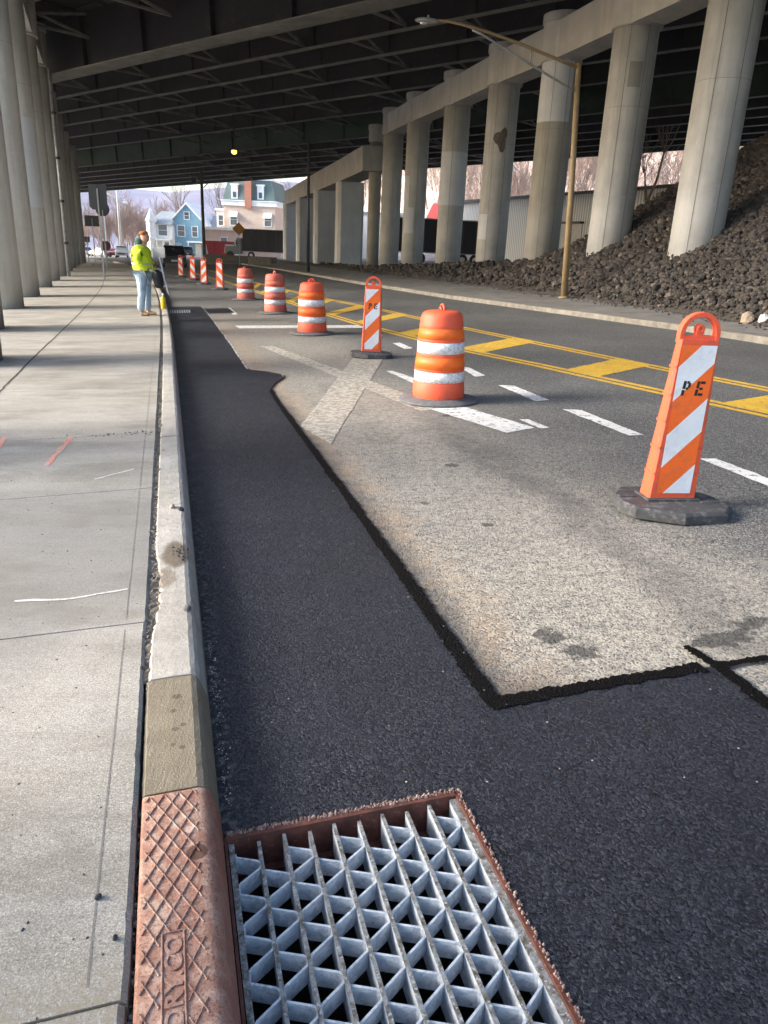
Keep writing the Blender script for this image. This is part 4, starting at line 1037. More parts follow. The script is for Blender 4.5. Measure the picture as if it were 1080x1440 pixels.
b = MB(); xf = Matrix.Translation(ar(1.0,.80)) @ Matrix.Rotation(math.atan2(dr.y,dr.x), 4, 'Z')
prof = [(-.26,.05,.04),(-.18,.085,.06),(0,.13,.075),(.18,.14,.07),(.3,.10,.05),(.36,.03,.02)]; vs = []; n = 14
for x,ry,rz_ in prof:
    for k in range(n): a = 2*math.pi*k/n; vs.append((x, ry*math.cos(a), rz_*math.sin(a)*(1 if math.sin(a)>0 else .75)))
b.add(vs, [(i*n+k,(i+1)*n+k,(i+1)*n+(k+1)%n,i*n+(k+1)%n) for i in range(len(prof)-1) for k in range(n)]+[tuple(range(n)),tuple((len(prof)-1)*n+k for k in range(n))], None, True, xf)
b.lathe([(.03,.07),(.03,.12),(.02,.13)], 10, None, xf); b.build('lamp_head', 'grey_metal', t)
b = MB(); b.lathe([(.02,-.09),(.08,-.08),(.11,-.05)], 14, None, xf @ Matrix.Translation((.12,0,0))); b.build('lens', 'lens', t)
t = thing('street_lamp', 'thin dark lamp pole standing in front of the flat pier walls', 'street lamp', (-4.75,48.5,.05), 0)
b = MB(); b.tube([(0,0,0),(0,0,7.4)], [.11,.07], 10); b.lathe([(.16,0),(.16,.1)], 10); b.build('pole', 'dark_metal', t)
b = MB(); b.tube([(0,0,7.3),(-.7,-.15,7.7),(-1.6,-.3,7.85)], .035, 6); b.build('arm', 'dark_metal', t)
b = MB(); b.box((-2.0,-.42,7.78),(-1.55,-.22,7.9)); b.build('lamp_head', 'dark_metal', t, bevel=.03)

# ------------------------------------------------------------------ right pavement, far kerb, rubble slope
toe = [(13.2,-8),(11.2,2),(8.9,9),(7.55,14.6),(7.0,18.3),(5.75,23.9),(2.7,36),(-1.75,50),(-5.5,62),(-9.3,75),(-14,92)]
ys = [-8,-4,0,4,8,10,12,14,16,18,20,22,24,26,29,32,36,40,45,50,56,62,70,80,92]
b = MB(); vs = []
for y in ys:
    x0 = interp(rk,y)+.17; x1 = max(interp(toe,y), x0+.5)+2.0; vs += [(x0,y,.115),(x1,y,.125)]
b.add(vs, [(2*i,2*i+1,2*i+3,2*i+2) for i in range(len(ys)-1)]); struct('far_pavement', b.build('far_pavement', 'rwalk'))
b = MB(); vs = []; yk = [y for y in np.arange(-8,92,.5)]
for y in yk:
    x = interp(rk,y)+random.gauss(0,.006)
    vs += [(x,y,-.01),(x+.015,y,.10),(x+.035,y,.118+random.gauss(0,.003)),(x+.17,y,.119),(x+.175,y,.05)]
b.add(vs, [(5*i+j,5*i+j+1,5*i+j+6,5*i+j+5) for i in range(len(yk)-1) for j in range(4)]); struct('far_kerb', b.build('far_kerb', 'rkerb'))
def emb(x, y):
    tx = interp(toe, y); d = (x-tx)*.97
    if d < 0: return .1
    cap = 9.0 if y < 27 else (9.0-(y-27)*3.2 if y < 29.4 else 1.35)
    cap = max(cap, 1.35 - max(0,(y-34))*.02)
    if y > 27: cap = min(cap, max(1.3, 9.0-(y-27)*2.2))
    if y >= 30: cap = max(.40, 1.1-.035*(y-30))
    h = .12+.62*d
    if h > cap: h = max(cap-(h-cap)*.5, .0)
    return h
b = MB(); gx = np.arange(0,30,.6); gy = list(np.arange(-4,27,1.0))+list(np.arange(27,32,.4))+list(np.arange(32,90,1.5)); vs = []
for y in gy:
    for x in gx: X = interp(toe,y)+x-.2; vs.append((X, y, emb(X,y)-.06+random.gauss(0,.02)))
n = len(gx); b.add(vs, [(i*n+j,i*n+j+1,(i+1)*n+j+1,(i+1)*n+j) for i in range(len(gy)-1) for j in range(n-1)], None, True)
struct('rubble_slope_soil', b.build('rubble_slope_soil', 'soil'))
rnd = random.Random(11); b = MB(); 
def rubble(N_, y0, y1, dmax, r0, r1):
    for i in range(N_):
        y = rnd.uniform(y0,y1); d = rnd.random()**.85*dmax
        X = interp(toe,y)+d+.10*rnd.random()
        if X/max(y,1) > .62 or X/max(y,1) < -.3: continue
        r = rnd.uniform(r0,r1)*(.55 if d < .35 else 1)
        blob(b, (X,y,emb(X,y)+r*rnd.uniform(-.1,.35)), r, rnd, None, 0, .8)
rubble(15000,13,22,9,.035,.10); rubble(11000,22,30.5,13,.06,.13); rubble(6000,30.5,62,5,.07,.15); rubble(260,13,30,10,.13,.21)
tag(b.build('rubble_stones', 'rock'), 'dark broken stones covering the slope below the columns', 'rubble', None, 'stuff')
b = MB()
for i in range(900):
    y = rnd.uniform(9,48); X = interp(toe,y)-abs(rnd.gauss(0,.35))+.1
    blob(b, (X,y,.125), rnd.uniform(.012,.04), rnd)
tag(b.build('gravel_scatter', 'rock'), 'small gravel strewn on the far pavement at the foot of the rubble', 'gravel', None, 'stuff')
stone('boulder', (7.42,15.55,.22), .14, 'boulder_tan', 'rounded tan boulder at the foot of the rubble slope, left of the white one', 'boulder', 1, 3)
stone('boulder', (7.68,15.35,.2), .13, 'boulder_white', 'bright white boulder at the foot of the rubble slope', 'boulder', 1, 5)

# ------------------------------------------------------------------ worker (skin modifier bodies baked to meshes)
def skin(name, nodes, edges, mat, parent, sub=2, loc=None, root=0):
    me = bpy.data.meshes.new(name); me.from_pydata([n[0] for n in nodes], edges, []); o = bpy.data.objects.new(name, me); COL.objects.link(o)
    sk = o.modifiers.new('s','SKIN'); sk.use_smooth_shade = True
    if not me.skin_vertices: me.attributes  # layer is made with the modifier
    lay = me.skin_vertices[0].data if me.skin_vertices else None
    if lay is None:
        bm = bmesh.new(); bm.from_mesh(me); bm.verts.layers.skin.verify(); bm.to_mesh(me); bm.free(); lay = me.skin_vertices[0].data
    for i,nn in enumerate(nodes):
        r = nn[1]; lay[i].radius = r if isinstance(r, tuple) else (r,r); lay[i].use_root = (i == root)
    sb = o.modifiers.new('d','SUBSURF'); sb.levels = sub; sb.render_levels = sub
    bpy.context.view_layer.update(); dg = bpy.context.evaluated_depsgraph_get()
    m2 = bpy.data.meshes.new_from_object(o.evaluated_get(dg)); bpy.data.objects.remove(o)
    for p in m2.polygons: p.use_smooth = True
    m2.materials.clear(); m2.materials.append(M[mat]); o = bpy.data.objects.new(name, m2); COL.objects.link(o); o.parent = parent
    return o
# local frame: +X is where the worker faces, Z up, Y to his left
w = thing('person', 'worker in lime hi-vis jacket, pale jeans and orange knit cap standing on the sidewalk', 'person', (-5.42,17.35,ZW), -.15)
body = [((0,0,.98),.13),((0,0,1.15),.12),((.0,0,1.38),.13),((.02,0,1.50),.07),((.055,0,1.56),.06),((.085,0,1.63),.085),((.095,0,1.71),.095),((.085,0,1.77),.07),
        ((0,.10,.90),.10),((.02,.115,.50),.062),((-.01,.12,.10),.045),((.10,.125,.05),.035),((0,-.10,.90),.10),((.0,-.115,.50),.062),((-.05,-.12,.10),.045),((.06,-.125,.05),.035),
        ((.0,.19,1.40),.065),((.04,.26,1.14),.048),((.25,.20,1.02),.036),((0,-.19,1.40),.065),((.03,-.26,1.14),.048),((.24,-.19,1.0),.036),((.18,0,1.655),.02),((.16,0,1.60),.035)]
E_ = [(0,1),(1,2),(2,3),(3,4),(4,5),(5,6),(6,7),(0,8),(8,9),(9,10),(10,11),(0,12),(12,13),(13,14),(14,15),(2,16),(16,17),(17,18),(2,19),(19,20),(20,21),(5,22),(5,23)]
skin('body', body, E_, 'skin', w)
jk = [((0,0,.93),(.20,.235)),((-.01,0,1.08),(.185,.235)),((-.02,0,1.25),(.18,.235)),((-.02,0,1.40),(.165,.22)),((.0,0,1.50),(.10,.12)),
      ((-.01,.20,1.40),.10),((.03,.285,1.15),.085),((.14,.26,1.05),.075),((.235,.21,1.02),.058),((-.01,-.20,1.40),.10),((.02,-.285,1.15),.085),((.13,-.26,1.05),.075),((.225,-.20,1.0),.058)]
skin('jacket', jk, [(0,1),(1,2),(2,3),(3,4),(3,5),(5,6),(6,7),(7,8),(3,9),(9,10),(10,11),(11,12)], 'hivis', w)
jn = [((0,0,.95),(.155,.20)),((0,.10,.86),.125),((.02,.115,.66),.105),((.02,.115,.48),.09),((.0,.12,.25),.088),((-.005,.12,.085),.092),((0,-.10,.86),.125),((.0,-.115,.66),.105),((.0,-.115,.48),.09),((-.04,-.12,.25),.088),((-.045,-.12,.085),.092)]
skin('jeans', jn, [(0,1),(1,2),(2,3),(3,4),(4,5),(0,6),(6,7),(7,8),(8,9),(9,10)], 'denim', w)
for (x,y) in ((0.0,.12),(-.045,-.12)):
    skin('boot', [((x-.03,y,.055),.058),((x+.05,y,.05),(.055,.05)),((x+.14,y,.04),(.05,.038)),((x+.20,y,.035),(.04,.03)),((x-.01,y,.14),.06)], [(0,1),(1,2),(2,3),(0,4)], 'boot', w)
skin('knit_cap', [((.055,0,1.80),(.10,.10)),((.075,0,1.755),(.118,.112)),((.045,0,1.70),(.11,.11))], [(0,1),(1,2)], 'knit', w)
skin('hood', [((-.02,0,1.50),(.13,.14)),((-.015,0,1.59),(.135,.135)),((-.01,0,1.68),(.105,.115)),((.075,0,1.55),(.105,.105))], [(0,1),(1,2),(1,3)], 'hood', w)
skin('beard', [((.135,0,1.615),.06),((.165,0,1.58),.045)], [(0,1)], 'wood', w, 1)
b = MB()
for z,rx,ry,xo in ((1.12,.212,.262,-.01),(1.16,.211,.262,-.01)):
    vs = []; n = 28
    for k in range(n):
        a = 2*math.pi*k/n
        for dz in (-.018,.018): vs.append((xo+rx*math.cos(a), ry*math.sin(a), z+dz))
    if z < 1.15: b.add(vs, [(2*k,2*((k+1)%n),2*((k+1)%n)+1,2*k+1) for k in range(n)], None, True)
for sy in (-1,1):
    b.tube([(-.18,sy*.13,1.12),(-.19,sy*.13,1.3),(-.12,sy*.13,1.47)], .016, 6)
b.build('reflective_tape', 'tape', w)
def hand(c, d, up, side):
    c, d, up = Vector(c), Vector(d).normalized(), Vector(up).normalized(); r = d.cross(up)*side; nodes = [(c,.026),(c+d*.045,(.036,.022)),(c+d*.08,(.036,.02))]; ed = [(0,1),(1,2)]
    for k,(o,L) in enumerate(((-.03,.075),(-.01,.085),(.012,.08),(.032,.062))):
        a = len(nodes); nodes += [(c+d*.085+r*o,.0095),(c+d*(.085+L*.45)+r*o-up*.015,.009),(c+d*(.085+L*.7)+r*o-up*.045,.0085)]; ed += [(2,a),(a,a+1),(a+1,a+2)]
    a = len(nodes); nodes += [(c+d*.03-r*.035,.012),(c+d*.06-r*.055-up*.015,.011),(c+d*.085-r*.05-up*.03,.0095)]; ed += [(1,a),(a,a+1),(a+1,a+2)]
    nodes = [(tuple(p),q) for p,q in nodes]; return skin('work_glove', nodes, ed, 'glove', w, 1)
hand((.245,.20,1.02),(1,-.35,-.15),(0,0,1),1); hand((.235,-.19,1.0),(1,.35,-.15),(0,0,1),-1)
# what he holds: a grey-headed long tool and a black bag
t = thing('sign_paddle', 'grey folded sign board on a bent pale pole held by the worker', 'sign paddle', (-5.42,17.35,ZW), -.15)
b = MB(); b.prism([(.27,-.02),(.55,-.02),(.55,.0),(.27,.0)], 1.26, 1.48); b.build('board', 'grey_metal', t, bevel=.008)
b = MB(); b.tube([(.42,-.03,1.27),(.46,-.02,1.05),(.50,.0,.80),(.56,.0,.55),(.60,0,.48)], .018, 8); b.build('pole', 'galv', t)
t = thing('black_bag', 'black work bag hanging at the worker’s waist in front of him', 'bag', (-5.42,17.35,ZW), -.15)
skin('bag_body', [((.30,0,1.0),(.07,.10)),((.34,0,.86),(.12,.13)),((.36,0,.70),(.115,.12)),((.38,0,.60),(.07,.09))], [(0,1),(1,2),(2,3)], 'bag', t)
b = MB(); b.tube([(.24,.03,1.05),(.29,.0,1.12),(.36,-.02,1.05)], .012, 6); b.build('strap', 'bag', t)
# yellow bottle on the kerb
t = thing('spray_can', 'yellow marking paint can standing on the kerb right of the worker', 'spray can', P(20.0,-.12,ZW), 0)
b = MB(); b.lathe([(.06,0),(.065,.01),(.065,.25),(.045,.29),(.03,.30)], 14); b.build('can_body', 'hydrant', t)
b = MB(); b.lathe([(.03,.30),(.03,.36),(.015,.38)], 10); b.build('cap', 'wht', t)

# ------------------------------------------------------------------ signs, poles
def sign(name, label, loc, shape, w, h, zc, mat, pole_h, rz=.1, m2=None, pole='grey_metal'):
    t = thing(name, label, 'road sign', loc, rz)
    b = MB(); b.box((-.03,-.02,0),(.03,.02,pole_h)); b.build('post', pole, t)
    if shape == 'rect': pts = [(-w/2+.12,-h/2),(w/2-.12,-h/2),(w/2,-h/2+.12),(w/2,h/2),(-w/2,h/2),(-w/2,-h/2+.12)]
    elif shape == 'plain': pts = [(-w/2,-h/2),(w/2,-h/2),(w/2,h/2),(-w/2,h/2)]
    else:
        n = {'round':28,'oct':8,'diamond':4}[shape]; o = math.pi/8 if shape == 'oct' else 0; pts = [(w/2*math.cos(o+2*math.pi*k/n), w/2*math.sin(o+2*math.pi*k/n)) for k in range(n)]
    b = MB(); xf = Matrix.Translation((0,.045,zc)) @ Matrix.Rotation(math.pi/2,4,'X'); b.prism(pts, 0, .02, None, xf); b.build('sign_plate', mat, t)
    return t
sign('road_sign', 'dark back of a tall chamfered sign on a thin post left of the worker', (-12.85,35.6,ZW), 'rect', .78, 1.05, 3.55, 'signback', 3.9, .1)
sign('road_sign', 'dark back of a round sign just below the tall chamfered sign', (-17.8,50.0,ZW), 'round', .86, .86, 3.7, 'signback', 3.9, .1)
sign('road_sign', 'wide dark rectangular sign back at the left gap under the deck', (-23.3,63,ZW), 'plain', 1.15, .8, 3.4, 'signback', 3.6, .1)
sign('road_sign', 'smallest dark sign back, beneath the wide rectangular one', (-24.2,64,ZW), 'plain', .42, .42, 2.05, 'signback', 2.2, .1)
sign('stop_sign', 'maroon octagonal sign back low beside the round sign post', (-22.0,62,ZW), 'oct', .78, .78, 1.55, 'maroon', 1.7, .1)
sign('warning_sign', 'amber diamond sign tilted in front of the parked black truck', (-12.6,68,0), 'diamond', 1.1, 1.1, 3.05, 'amber', 3.2, .2, None, 'grey_metal')
t = thing('utility_pole', 'dark wooden utility pole with signal gear at its top near the beige building', 'utility pole', (-20.0,87,0), 0)
b = MB(); b.tube([(0,0,0),(0,0,9.6)], [.2,.15], 10); b.build('pole', 'wood', t)
b = MB(); b.box((-1.0,-.3,8.0),(-.45,.0,8.6)); b.tube([(-1.3,0,8.7),(1.2,0,8.7)], .05, 6); b.tube([(.2,0,7.6),(.8,-.1,8.2)], .05, 6); b.build('signal_gear', 'signback', t)
for lab,(x,y),h in (('pale tall utility pole with a lamp arm against the lilac mountain',(-37.2,111),11.5),('shorter pale pole left of the tall pale utility pole',(-42.5,120),7.2)):
    t = thing('utility_pole', lab, 'utility pole', (x,y,0), 0)
    b = MB(); b.tube([(0,0,0),(0,0,h)], [.2,.13], 8); b.build('pole', 'palepole', t)
    if h > 10:
        b = MB(); b.tube([(-3.4,0,9.0),(-1,0,7.9),(0,0,7.1)], .10, 6); b.tube([(0,0,7.1),(.8,0,7.0)], .06, 6); b.tube([(-.3,0,9.9),(.5,0,9.9)], .05, 6); b.build('arm', 'palepole', t)
        b = MB(); b.box((.7,-.15,6.9),(1.3,.15,7.15)); b.build('lamp_head', 'wht', t, bevel=.05)

# ------------------------------------------------------------------ vehicles
def car(label, loc, rz, paint, kind='suv', view='rear', group=None):
    t = thing('parked_car' if view != 'rear' else 'car', label, 'car', loc, rz, group)
    H = 1.72 if kind == 'suv' else 1.42; Wd = .93; L = 2.3
    # side profile (y back->front, z), front at +y
    pr = [(-L,.35),(-L,.95),(-L+.10,1.08),(-L+.42,H-.08),(-L+.75,H),(.15,H),(.95,1.12),(2.05,.95),(L,.75),(L,.35)] if kind == 'suv' else \
         [(-L,.32),(-L,.85),(-L+.08,.98),(-L+.75,1.04),(-L+1.25,H-.03),(-.1,H),(.95,.98),(2.05,.85),(L,.65),(L,.32)]
    def wd(z): return Wd if z < 1.0 else Wd-.17*(z-1.0)/(H-1.0)
    b = MB(); n = len(pr); vs = [(-wd(z),y,z) for y,z in pr]+[(wd(z),y,z) for y,z in pr]
    b.add(vs, [tuple(range(n)), tuple(range(2*n-1,n-1,-1))]+[(i,n+i,n+(i+1)%n,(i+1)%n) for i in range(n)]); b.build('body', paint, t, bevel=.06)
    e = .012
    def glass_quad(name, a, c, zi0, zi1, ya, yb):
        b = MB(); b.add([(-a+.08,ya,zi0),(a-.08,ya,zi0),(c-.08,yb,zi1),(-c+.08,yb,zi1)], [(0,1,2,3)]); b.build(name, 'carglass', t)
    if kind == 'suv': glass_quad('rear_window', wd(1.1), wd(H-.1), 1.10, H-.12, -L+.10-e, -L+.40-e); glass_quad('windscreen', wd(1.12), wd(H), 1.16, H-.06, .95-.07+e, .22+e)
    else: glass_quad('rear_window', wd(1.05), wd(H), 1.06, H-.06, -L+.77-e, -L+1.2-e); glass_quad('windscreen', wd(1.0), wd(H), 1.02, H-.05, .92+e, -.02+e)
    for s_ in (-1,1):
        b = MB(); z0, z1 = (1.08,H-.1) if kind == 'suv' else (1.02,H-.09); x0, x1 = s_*(wd(z0)+e), s_*(wd(z1)+e)
        b.add([(x0,-L+(.6 if kind=='suv' else 1.1),z0),(x0,.75,z0),(x1,.15,z1),(x1,-L+(.8 if kind=='suv' else 1.4),z1)], [(0,1,2,3)]); b.build('side_window', 'carglass', t)
        for y in (-1.42,1.42):
            b = MB(); b.lathe([(.2,0),(.33,.01),(.35,.06),(.35,.18),(.32,.22)], 18, None, Matrix.Translation((s_*(Wd-.2),y,.35)) @ Matrix.Rotation(s_*math.pi/2,4,'Y')); wh = b.build('wheel', 'tyre', t)
            b = MB(); b.lathe([(.0,.215),(.2,.222),(.21,.21)], 14, None, Matrix.Translation((s_*(Wd-.2),y,.35)) @ Matrix.Rotation(s_*math.pi/2,4,'Y'), True, False); b.build('rim', 'grey_metal', wh)
        b = MB(); b.box((s_*.78-.12,-L-.012,.85),(s_*.78+.12,-L+.02,1.02)); b.build('tail_light', 'tail', t)
        b = MB(); b.box((s_*.72-.17,L-.1,.64),(s_*.72+.17,L+.012,.78)); b.build('headlight', 'headl', t)
        b = MB(); b.box((s_*(wd(1.1)+.1)-.1,.72,1.0),(s_*(wd(1.1)+.1)+.08,.85,1.14)); b.build('mirror', paint, t, bevel=.02)
    b = MB(); b.box((-.26,-L-.01,.5),(.26,-L+.005,.64)); b.build('number_plate', 'wht', t)
    b = MB(); b.box((-Wd+.05,-L-.05,.34),(Wd-.05,-L+.03,.50)); b.box((-Wd+.05,L-.03,.34),(Wd-.05,L+.05,.5)); b.build('bumper', 'dark_metal' if paint != 'car_white' else paint, t, bevel=.02)
    if view == 'front': b = MB(); b.box((-.5,L-.02,.52),(.5,L+.02,.72)); b.build('grille', 'dark_metal', t)
    return t
car('black SUV seen from behind driving away beyond the worker', (-17.5,65,0), .28, 'car_black')
car('dark grey SUV seen from behind, right of the black one', (-24.3,97,0), .2, 'car_grey')
car('white SUV facing the camera on the bright far road', (-30.8,92,0), .3+math.pi, 'car_white', 'suv', 'front')
car('white car parked behind the tall sign post at the far lot', (-36.5,101,0), .9, 'car_white', 'sedan', 'front')
car('coral red car in the far lot beside the maroon sign', (-33.6,97,0), .3+math.pi, 'car_red', 'sedan', 'front')
car('silver car parked at the left end of the far lot', (-43.5,112,0), 1.2, 'car_silver', 'suv', 'front')
car('white sedan parked farthest off in the far lot', (-45,128,0), 1.4, 'car_white', 'sedan', 'front')
def box_trailer(label, loc, rz, L, H=2.7, cab=False, name='box_trailer'):
    t = thing(name, label, 'truck' if cab else 'trailer', loc, rz)
    b = MB(); b.box((0,0,1.05),(L,2.5,1.05+H),'dkbox')
    for k in range(int(L/1.2)+1): b.box((k*1.2,-.03,1.05),(k*1.2+.07,-.002,1.05+H),'dark_metal')
    b.box((-.03,-.04,1.05+H),(L+.03,2.54,1.15+H),'grey_metal'); b.box((-.03,-.04,.95),(L+.03,2.54,1.04),'grey_metal'); b.build('cargo_box', None, t)
    for x in (L*.25 if not cab else 1.2, L-2.4, L-1.2):
        b = MB(); b.lathe([(.3,0),(.48,.02),(.5,.1),(.5,.25),(.47,.28)], 18, None, Matrix.Translation((x,.25,.5)) @ Matrix.Rotation(math.pi/2,4,'X')); wh = b.build('wheel', 'tyre', t)
        b = MB(); b.lathe([(.02,.285),(.22,.29),(.26,.275)], 12, None, Matrix.Translation((x,.25,.5)) @ Matrix.Rotation(math.pi/2,4,'X'), True, False); b.build('hub', 'wht', wh)
    if cab:
        b = MB(); b.prism([(-.15,.9),(-1.4,.9),(-1.6,1.75),(-2.6,1.62),(-2.75,.75),(-2.6,.55),(-.15,.55)][::-1], 0, 0) if False else None
        pr = [(-.2,.6),(-.2,2.75),(-.9,2.8),(-1.35,1.95),(-2.5,1.65),(-2.7,1.4),(-2.75,.6)]; n = len(pr)
        b = MB(); b.add([(x,.15,z) for x,z in pr]+[(x,2.35,z) for x,z in pr], [tuple(range(n)),tuple(range(2*n-1,n-1,-1))]+[(i,n+i,n+(i+1)%n,(i+1)%n) for i in range(n)]); b.build('cab', 'car_grey', t, bevel=.06)
        b = MB(); b.add([(-.93,.3,2.72),(-1.37,.3,2.0),(-1.37,2.2,2.0),(-.93,2.2,2.72)], [(0,1,2,3)]); b.build('windscreen', 'carglass', t)
        b = MB(); b.add([(-.35,.135,1.95),(-1.15,.135,1.95),(-.85,.135,2.6),(-.35,.135,2.6)], [(0,1,2,3)]); b.build('side_window', 'carglass', t)
        b = MB(); b.box((-2.66,.1,1.66),(-1.3,2.4,1.8)); b.build('hood_panel', 'wht', t, bevel=.05)
        b = MB(); b.tube([(-1.0,.0,1.6),(-1.1,-.15,2.1),(-1.0,-.1,2.3)], .09, 8); b.build('mirror', 'wht', t)
        b = MB(); b.lathe([(.3,0),(.46,.02),(.48,.25),(.45,.28)], 18, None, Matrix.Translation((-1.9,.3,.48)) @ Matrix.Rotation(math.pi/2,4,'X')); b.build('wheel', 'tyre', t)
    return t
box_trailer('black box truck with pale hood parked behind the concrete barrier', (-20.2,112,0), -.1, 9.0, 2.9, True, 'box_truck')
box_trailer('long black trailer parked behind the thick right-hand columns', (1.2,72,.2), .12, 8.5, 2.8)
# barrier
t = thing('concrete_barrier', 'long low dark concrete barrier with rounded end in front of the far buildings', 'barrier', (-17.6,76.5,0), -.27)
b = MB(); pr = [(-.35,0),(-.35,.2),(-.15,.45),(-.1,.95),(.1,.95),(.15,.45),(.35,.2),(.35,0)]; n = 8
b.add([(.0,y,z) for y,z in pr]+[(7.6,y,z) for y,z in pr], [tuple(range(n)),tuple(range(2*n-1,n-1,-1))]+[(i,n+i,n+(i+1)%n,(i+1)%n) for i in range(n)]); b.build('barrier_wall', 'barrier', t, bevel=.04)
t = thing('concrete_barrier', 'short grey concrete block at the right end of the long barrier', 'barrier', (-12.2,70.5,0), -.2)
b = MB(); b.box((0,-.3,0),(2.2,.3,.75)); b.build('block', 'rkerb', t, bevel=.04)
t = thing('dumpster', 'red steel dumpster beside the black truck cab', 'dumpster', (-21.0,92,0), 0)
b = MB(); b.prism([(.4,0),(3.0,0),(3.0,2),(.4,2)], .2, 1.9, None, None, [(0,0),(3.3,0),(3.3,2),(0,2)]); b.build('bin', 'redbin', t)
b = MB()
for k in range(5): b.box((.35+k*.62,-.07,.3),(.42+k*.62,-.012,1.9))
b.build('rib', 'redbin', t)

# ------------------------------------------------------------------ buildings
def window(t, x, z, w_, h_, y=0.0, face='y', frame='trim', xo=0):
    def bx(a, c, m, nm, par):
        b = MB(); 
        if face == 'y': b.box((a[0],y-a[1],a[2]),(c[0],y-c[1],c[2]))
        else: b.box((xo-a[1],a[0],a[2]),(xo-c[1],c[0],c[2]))
        return b.build(nm, m, par)
    b = MB(); fr = .12
    for a,c in (((x-w_/2-fr,0,z-fr),(x-w_/2,.08,z+h_+fr)),((x+w_/2,0,z-fr),(x+w_/2+fr,.08,z+h_+fr)),((x-w_/2,0,z+h_),(x+w_/2,.08,z+h_+fr)),((x-w_/2,0,z-fr),(x+w_/2,.10,z)),((x-w_/2,0,z+h_/2-.03),(x+w_/2,.06,z+h_/2+.03))):
        if face == 'y': b.box((a[0],y-c[1],a[2]),(c[0],y+.0,c[2]))
        else: b.box((xo-c[1],a[0],a[2]),(xo+.0,c[0],c[2]))
    f = b.build('window', frame, t); b = MB()
    if face == 'y': b.box((x-w_/2,y-.03,z),(x+w_/2,y-.01,z+h_))
    else: b.box((xo-.03,x-w_/2,z),(xo-.01,x+w_/2,z+h_))
    b.build('pane', 'pane', f)
def wallbox(t, name, a, c, m): b = MB(); b.box(a,c); return b.build(name, m, t)
# mansard house (local x right, y away)
t = thing('mansard_house', 'tan house with green mansard roof, dormers and brick chimney behind the truck', 'house', (-21.5,106,0), -.09)
wallbox(t,'wall',(0,0,0),(7.9,9,7.35),'beige'); b = MB(); b.box((-.3,-.3,7.35),(8.2,9.3,8.0)); b.box((-.45,-.45,8.0),(8.35,9.45,8.12)); b.build('cornice','trim',t)
b = MB(); b.prism([(-.1,-.1),(8,-.1),(8,9.1),(-.1,9.1)], 8.12, 11.0, None, None, [(.6,.6),(7.3,.6),(7.3,8.4),(.6,8.4)]); b.build('mansard_roof','slate',t)
b = MB(); b.box((.5,.5,11.0),(7.4,8.5,11.25)); b.build('roof_top','trim',t)
for x in (1.7,5.7):
    b = MB(); b.box((x-.5,-.05,8.2),(x+.5,1.0,10.2)); b.prism([(x-.65,-.15),(x+.65,-.15),(x+.65,1),(x-.65,1)],10.2,10.4); d = b.build('dormer','trim',t)
    b = MB(); b.box((x-.25,-.09,8.5),(x+.25,-.055,9.3)); b.build('pane','pane',d)
b = MB(); b.box((3.4,-.55,7.0),(4.4,.3,11.9)); b.box((3.3,-.65,11.9),(4.5,.4,12.1)); b.build('chimney','brick',t)
window(t,1.5,4.6,1.0,1.6); window(t,6.8,4.6,1.0,1.6)
b = MB()
for x in (1.5,6.8): b.add([(x-.65,0,6.5),(x+.65,0,6.5),(x+.65,-.8,5.7),(x-.65,-.8,5.7),(x-.65,0,5.7),(x+.65,0,5.7)],[(0,1,2,3),(0,3,4),(1,5,2)])
b.build('awning','trim',t)
wallbox(t,'bay',(-1.5,1.0,0),(-.002,5,6.6),'wht')
window(t,2,4.5,.9,1.5,0,'x','trim',-1.5); window(t,4,4.5,.9,1.5,0,'x','trim',-1.5); window(t,-.8,4.5,.7,1.4,1.0)
b = MB(); b.box((-1.7,.8,6.6),(-.32,5.2,6.9)); b.build('bay_roof','trim',t)
t = thing('shop_annex', 'low pink-beige flat-roofed annex in front of the mansard house', 'building', (-22.3,98,0), -.09)
wallbox(t,'wall',(0,0,0),(12,5.5,4.1),'pink'); b = MB(); b.box((-.35,-.35,4.1),(12.3,5.9,4.5)); b.build('parapet','trim',t)
for x in (1.0,2.2,3.4,4.6): window(t,x,1.6,.6,1.9,0,'x','trim',0)
window(t,3.0,1.4,1.0,1.6); 
wallbox(t,'door',(4.4,-.06,0),(5.4,-.001,2.2),'wht')
# blue gabled house
t = thing('blue_house', 'light blue gabled house with white trim left of the utility pole', 'house', (-31.0,114,0), -.05)
wallbox(t,'wall',(0,0,0),(6.2,9,5.4),'blue')
b = MB(); b.add([(0,0,5.4),(6.2,0,5.4),(3.1,0,8.4),(0,9,5.4),(6.2,9,5.4),(3.1,9,8.4)],[(0,1,2),(3,5,4),(0,2,5,3),(1,4,5,2)]); b.build('gable','blue',t)
b = MB()
for sx in (0,1):
    x0, x1 = (-.4,3.1) if sx == 0 else (6.6,3.1)
    b.add([(x0,-.4,5.0),(x1,-.4,8.5),(x1,9.4,8.5),(x0,9.4,5.0),(x0,-.4,5.25),(x1,-.4,8.78),(x1,9.4,8.78),(x0,9.4,5.25)],[(0,1,5,4),(4,5,6,7),(3,2,1,0),(0,4,7,3),(2,3,7,6)])
b.build('roof','trim',t); window(t,3.1,6.1,.8,1.1); window(t,2.0,3.3,1.2,1.7); window(t,4.4,3.3,.9,1.6)
b = MB(); b.box((3.4,-1.6,2.3),(6.4,-.002,2.55)); 
for x in (3.5,6.2): b.box((x,-1.5,0),(x+.12,-1.38,2.3))
b.build('porch','trim',t); wallbox(t,'door',(4.4,-.07,0),(5.4,-.001,2.1),'wht'); wallbox(t,'side_panel',(1.0,-.07,0),(2.0,-.001,2.2),'paleblue')
for x in (0,6.2): b = MB(); b.box((x-.12,-.1,0),(x+.12,.1,5.2)); b.build('corner_board','trim',t)
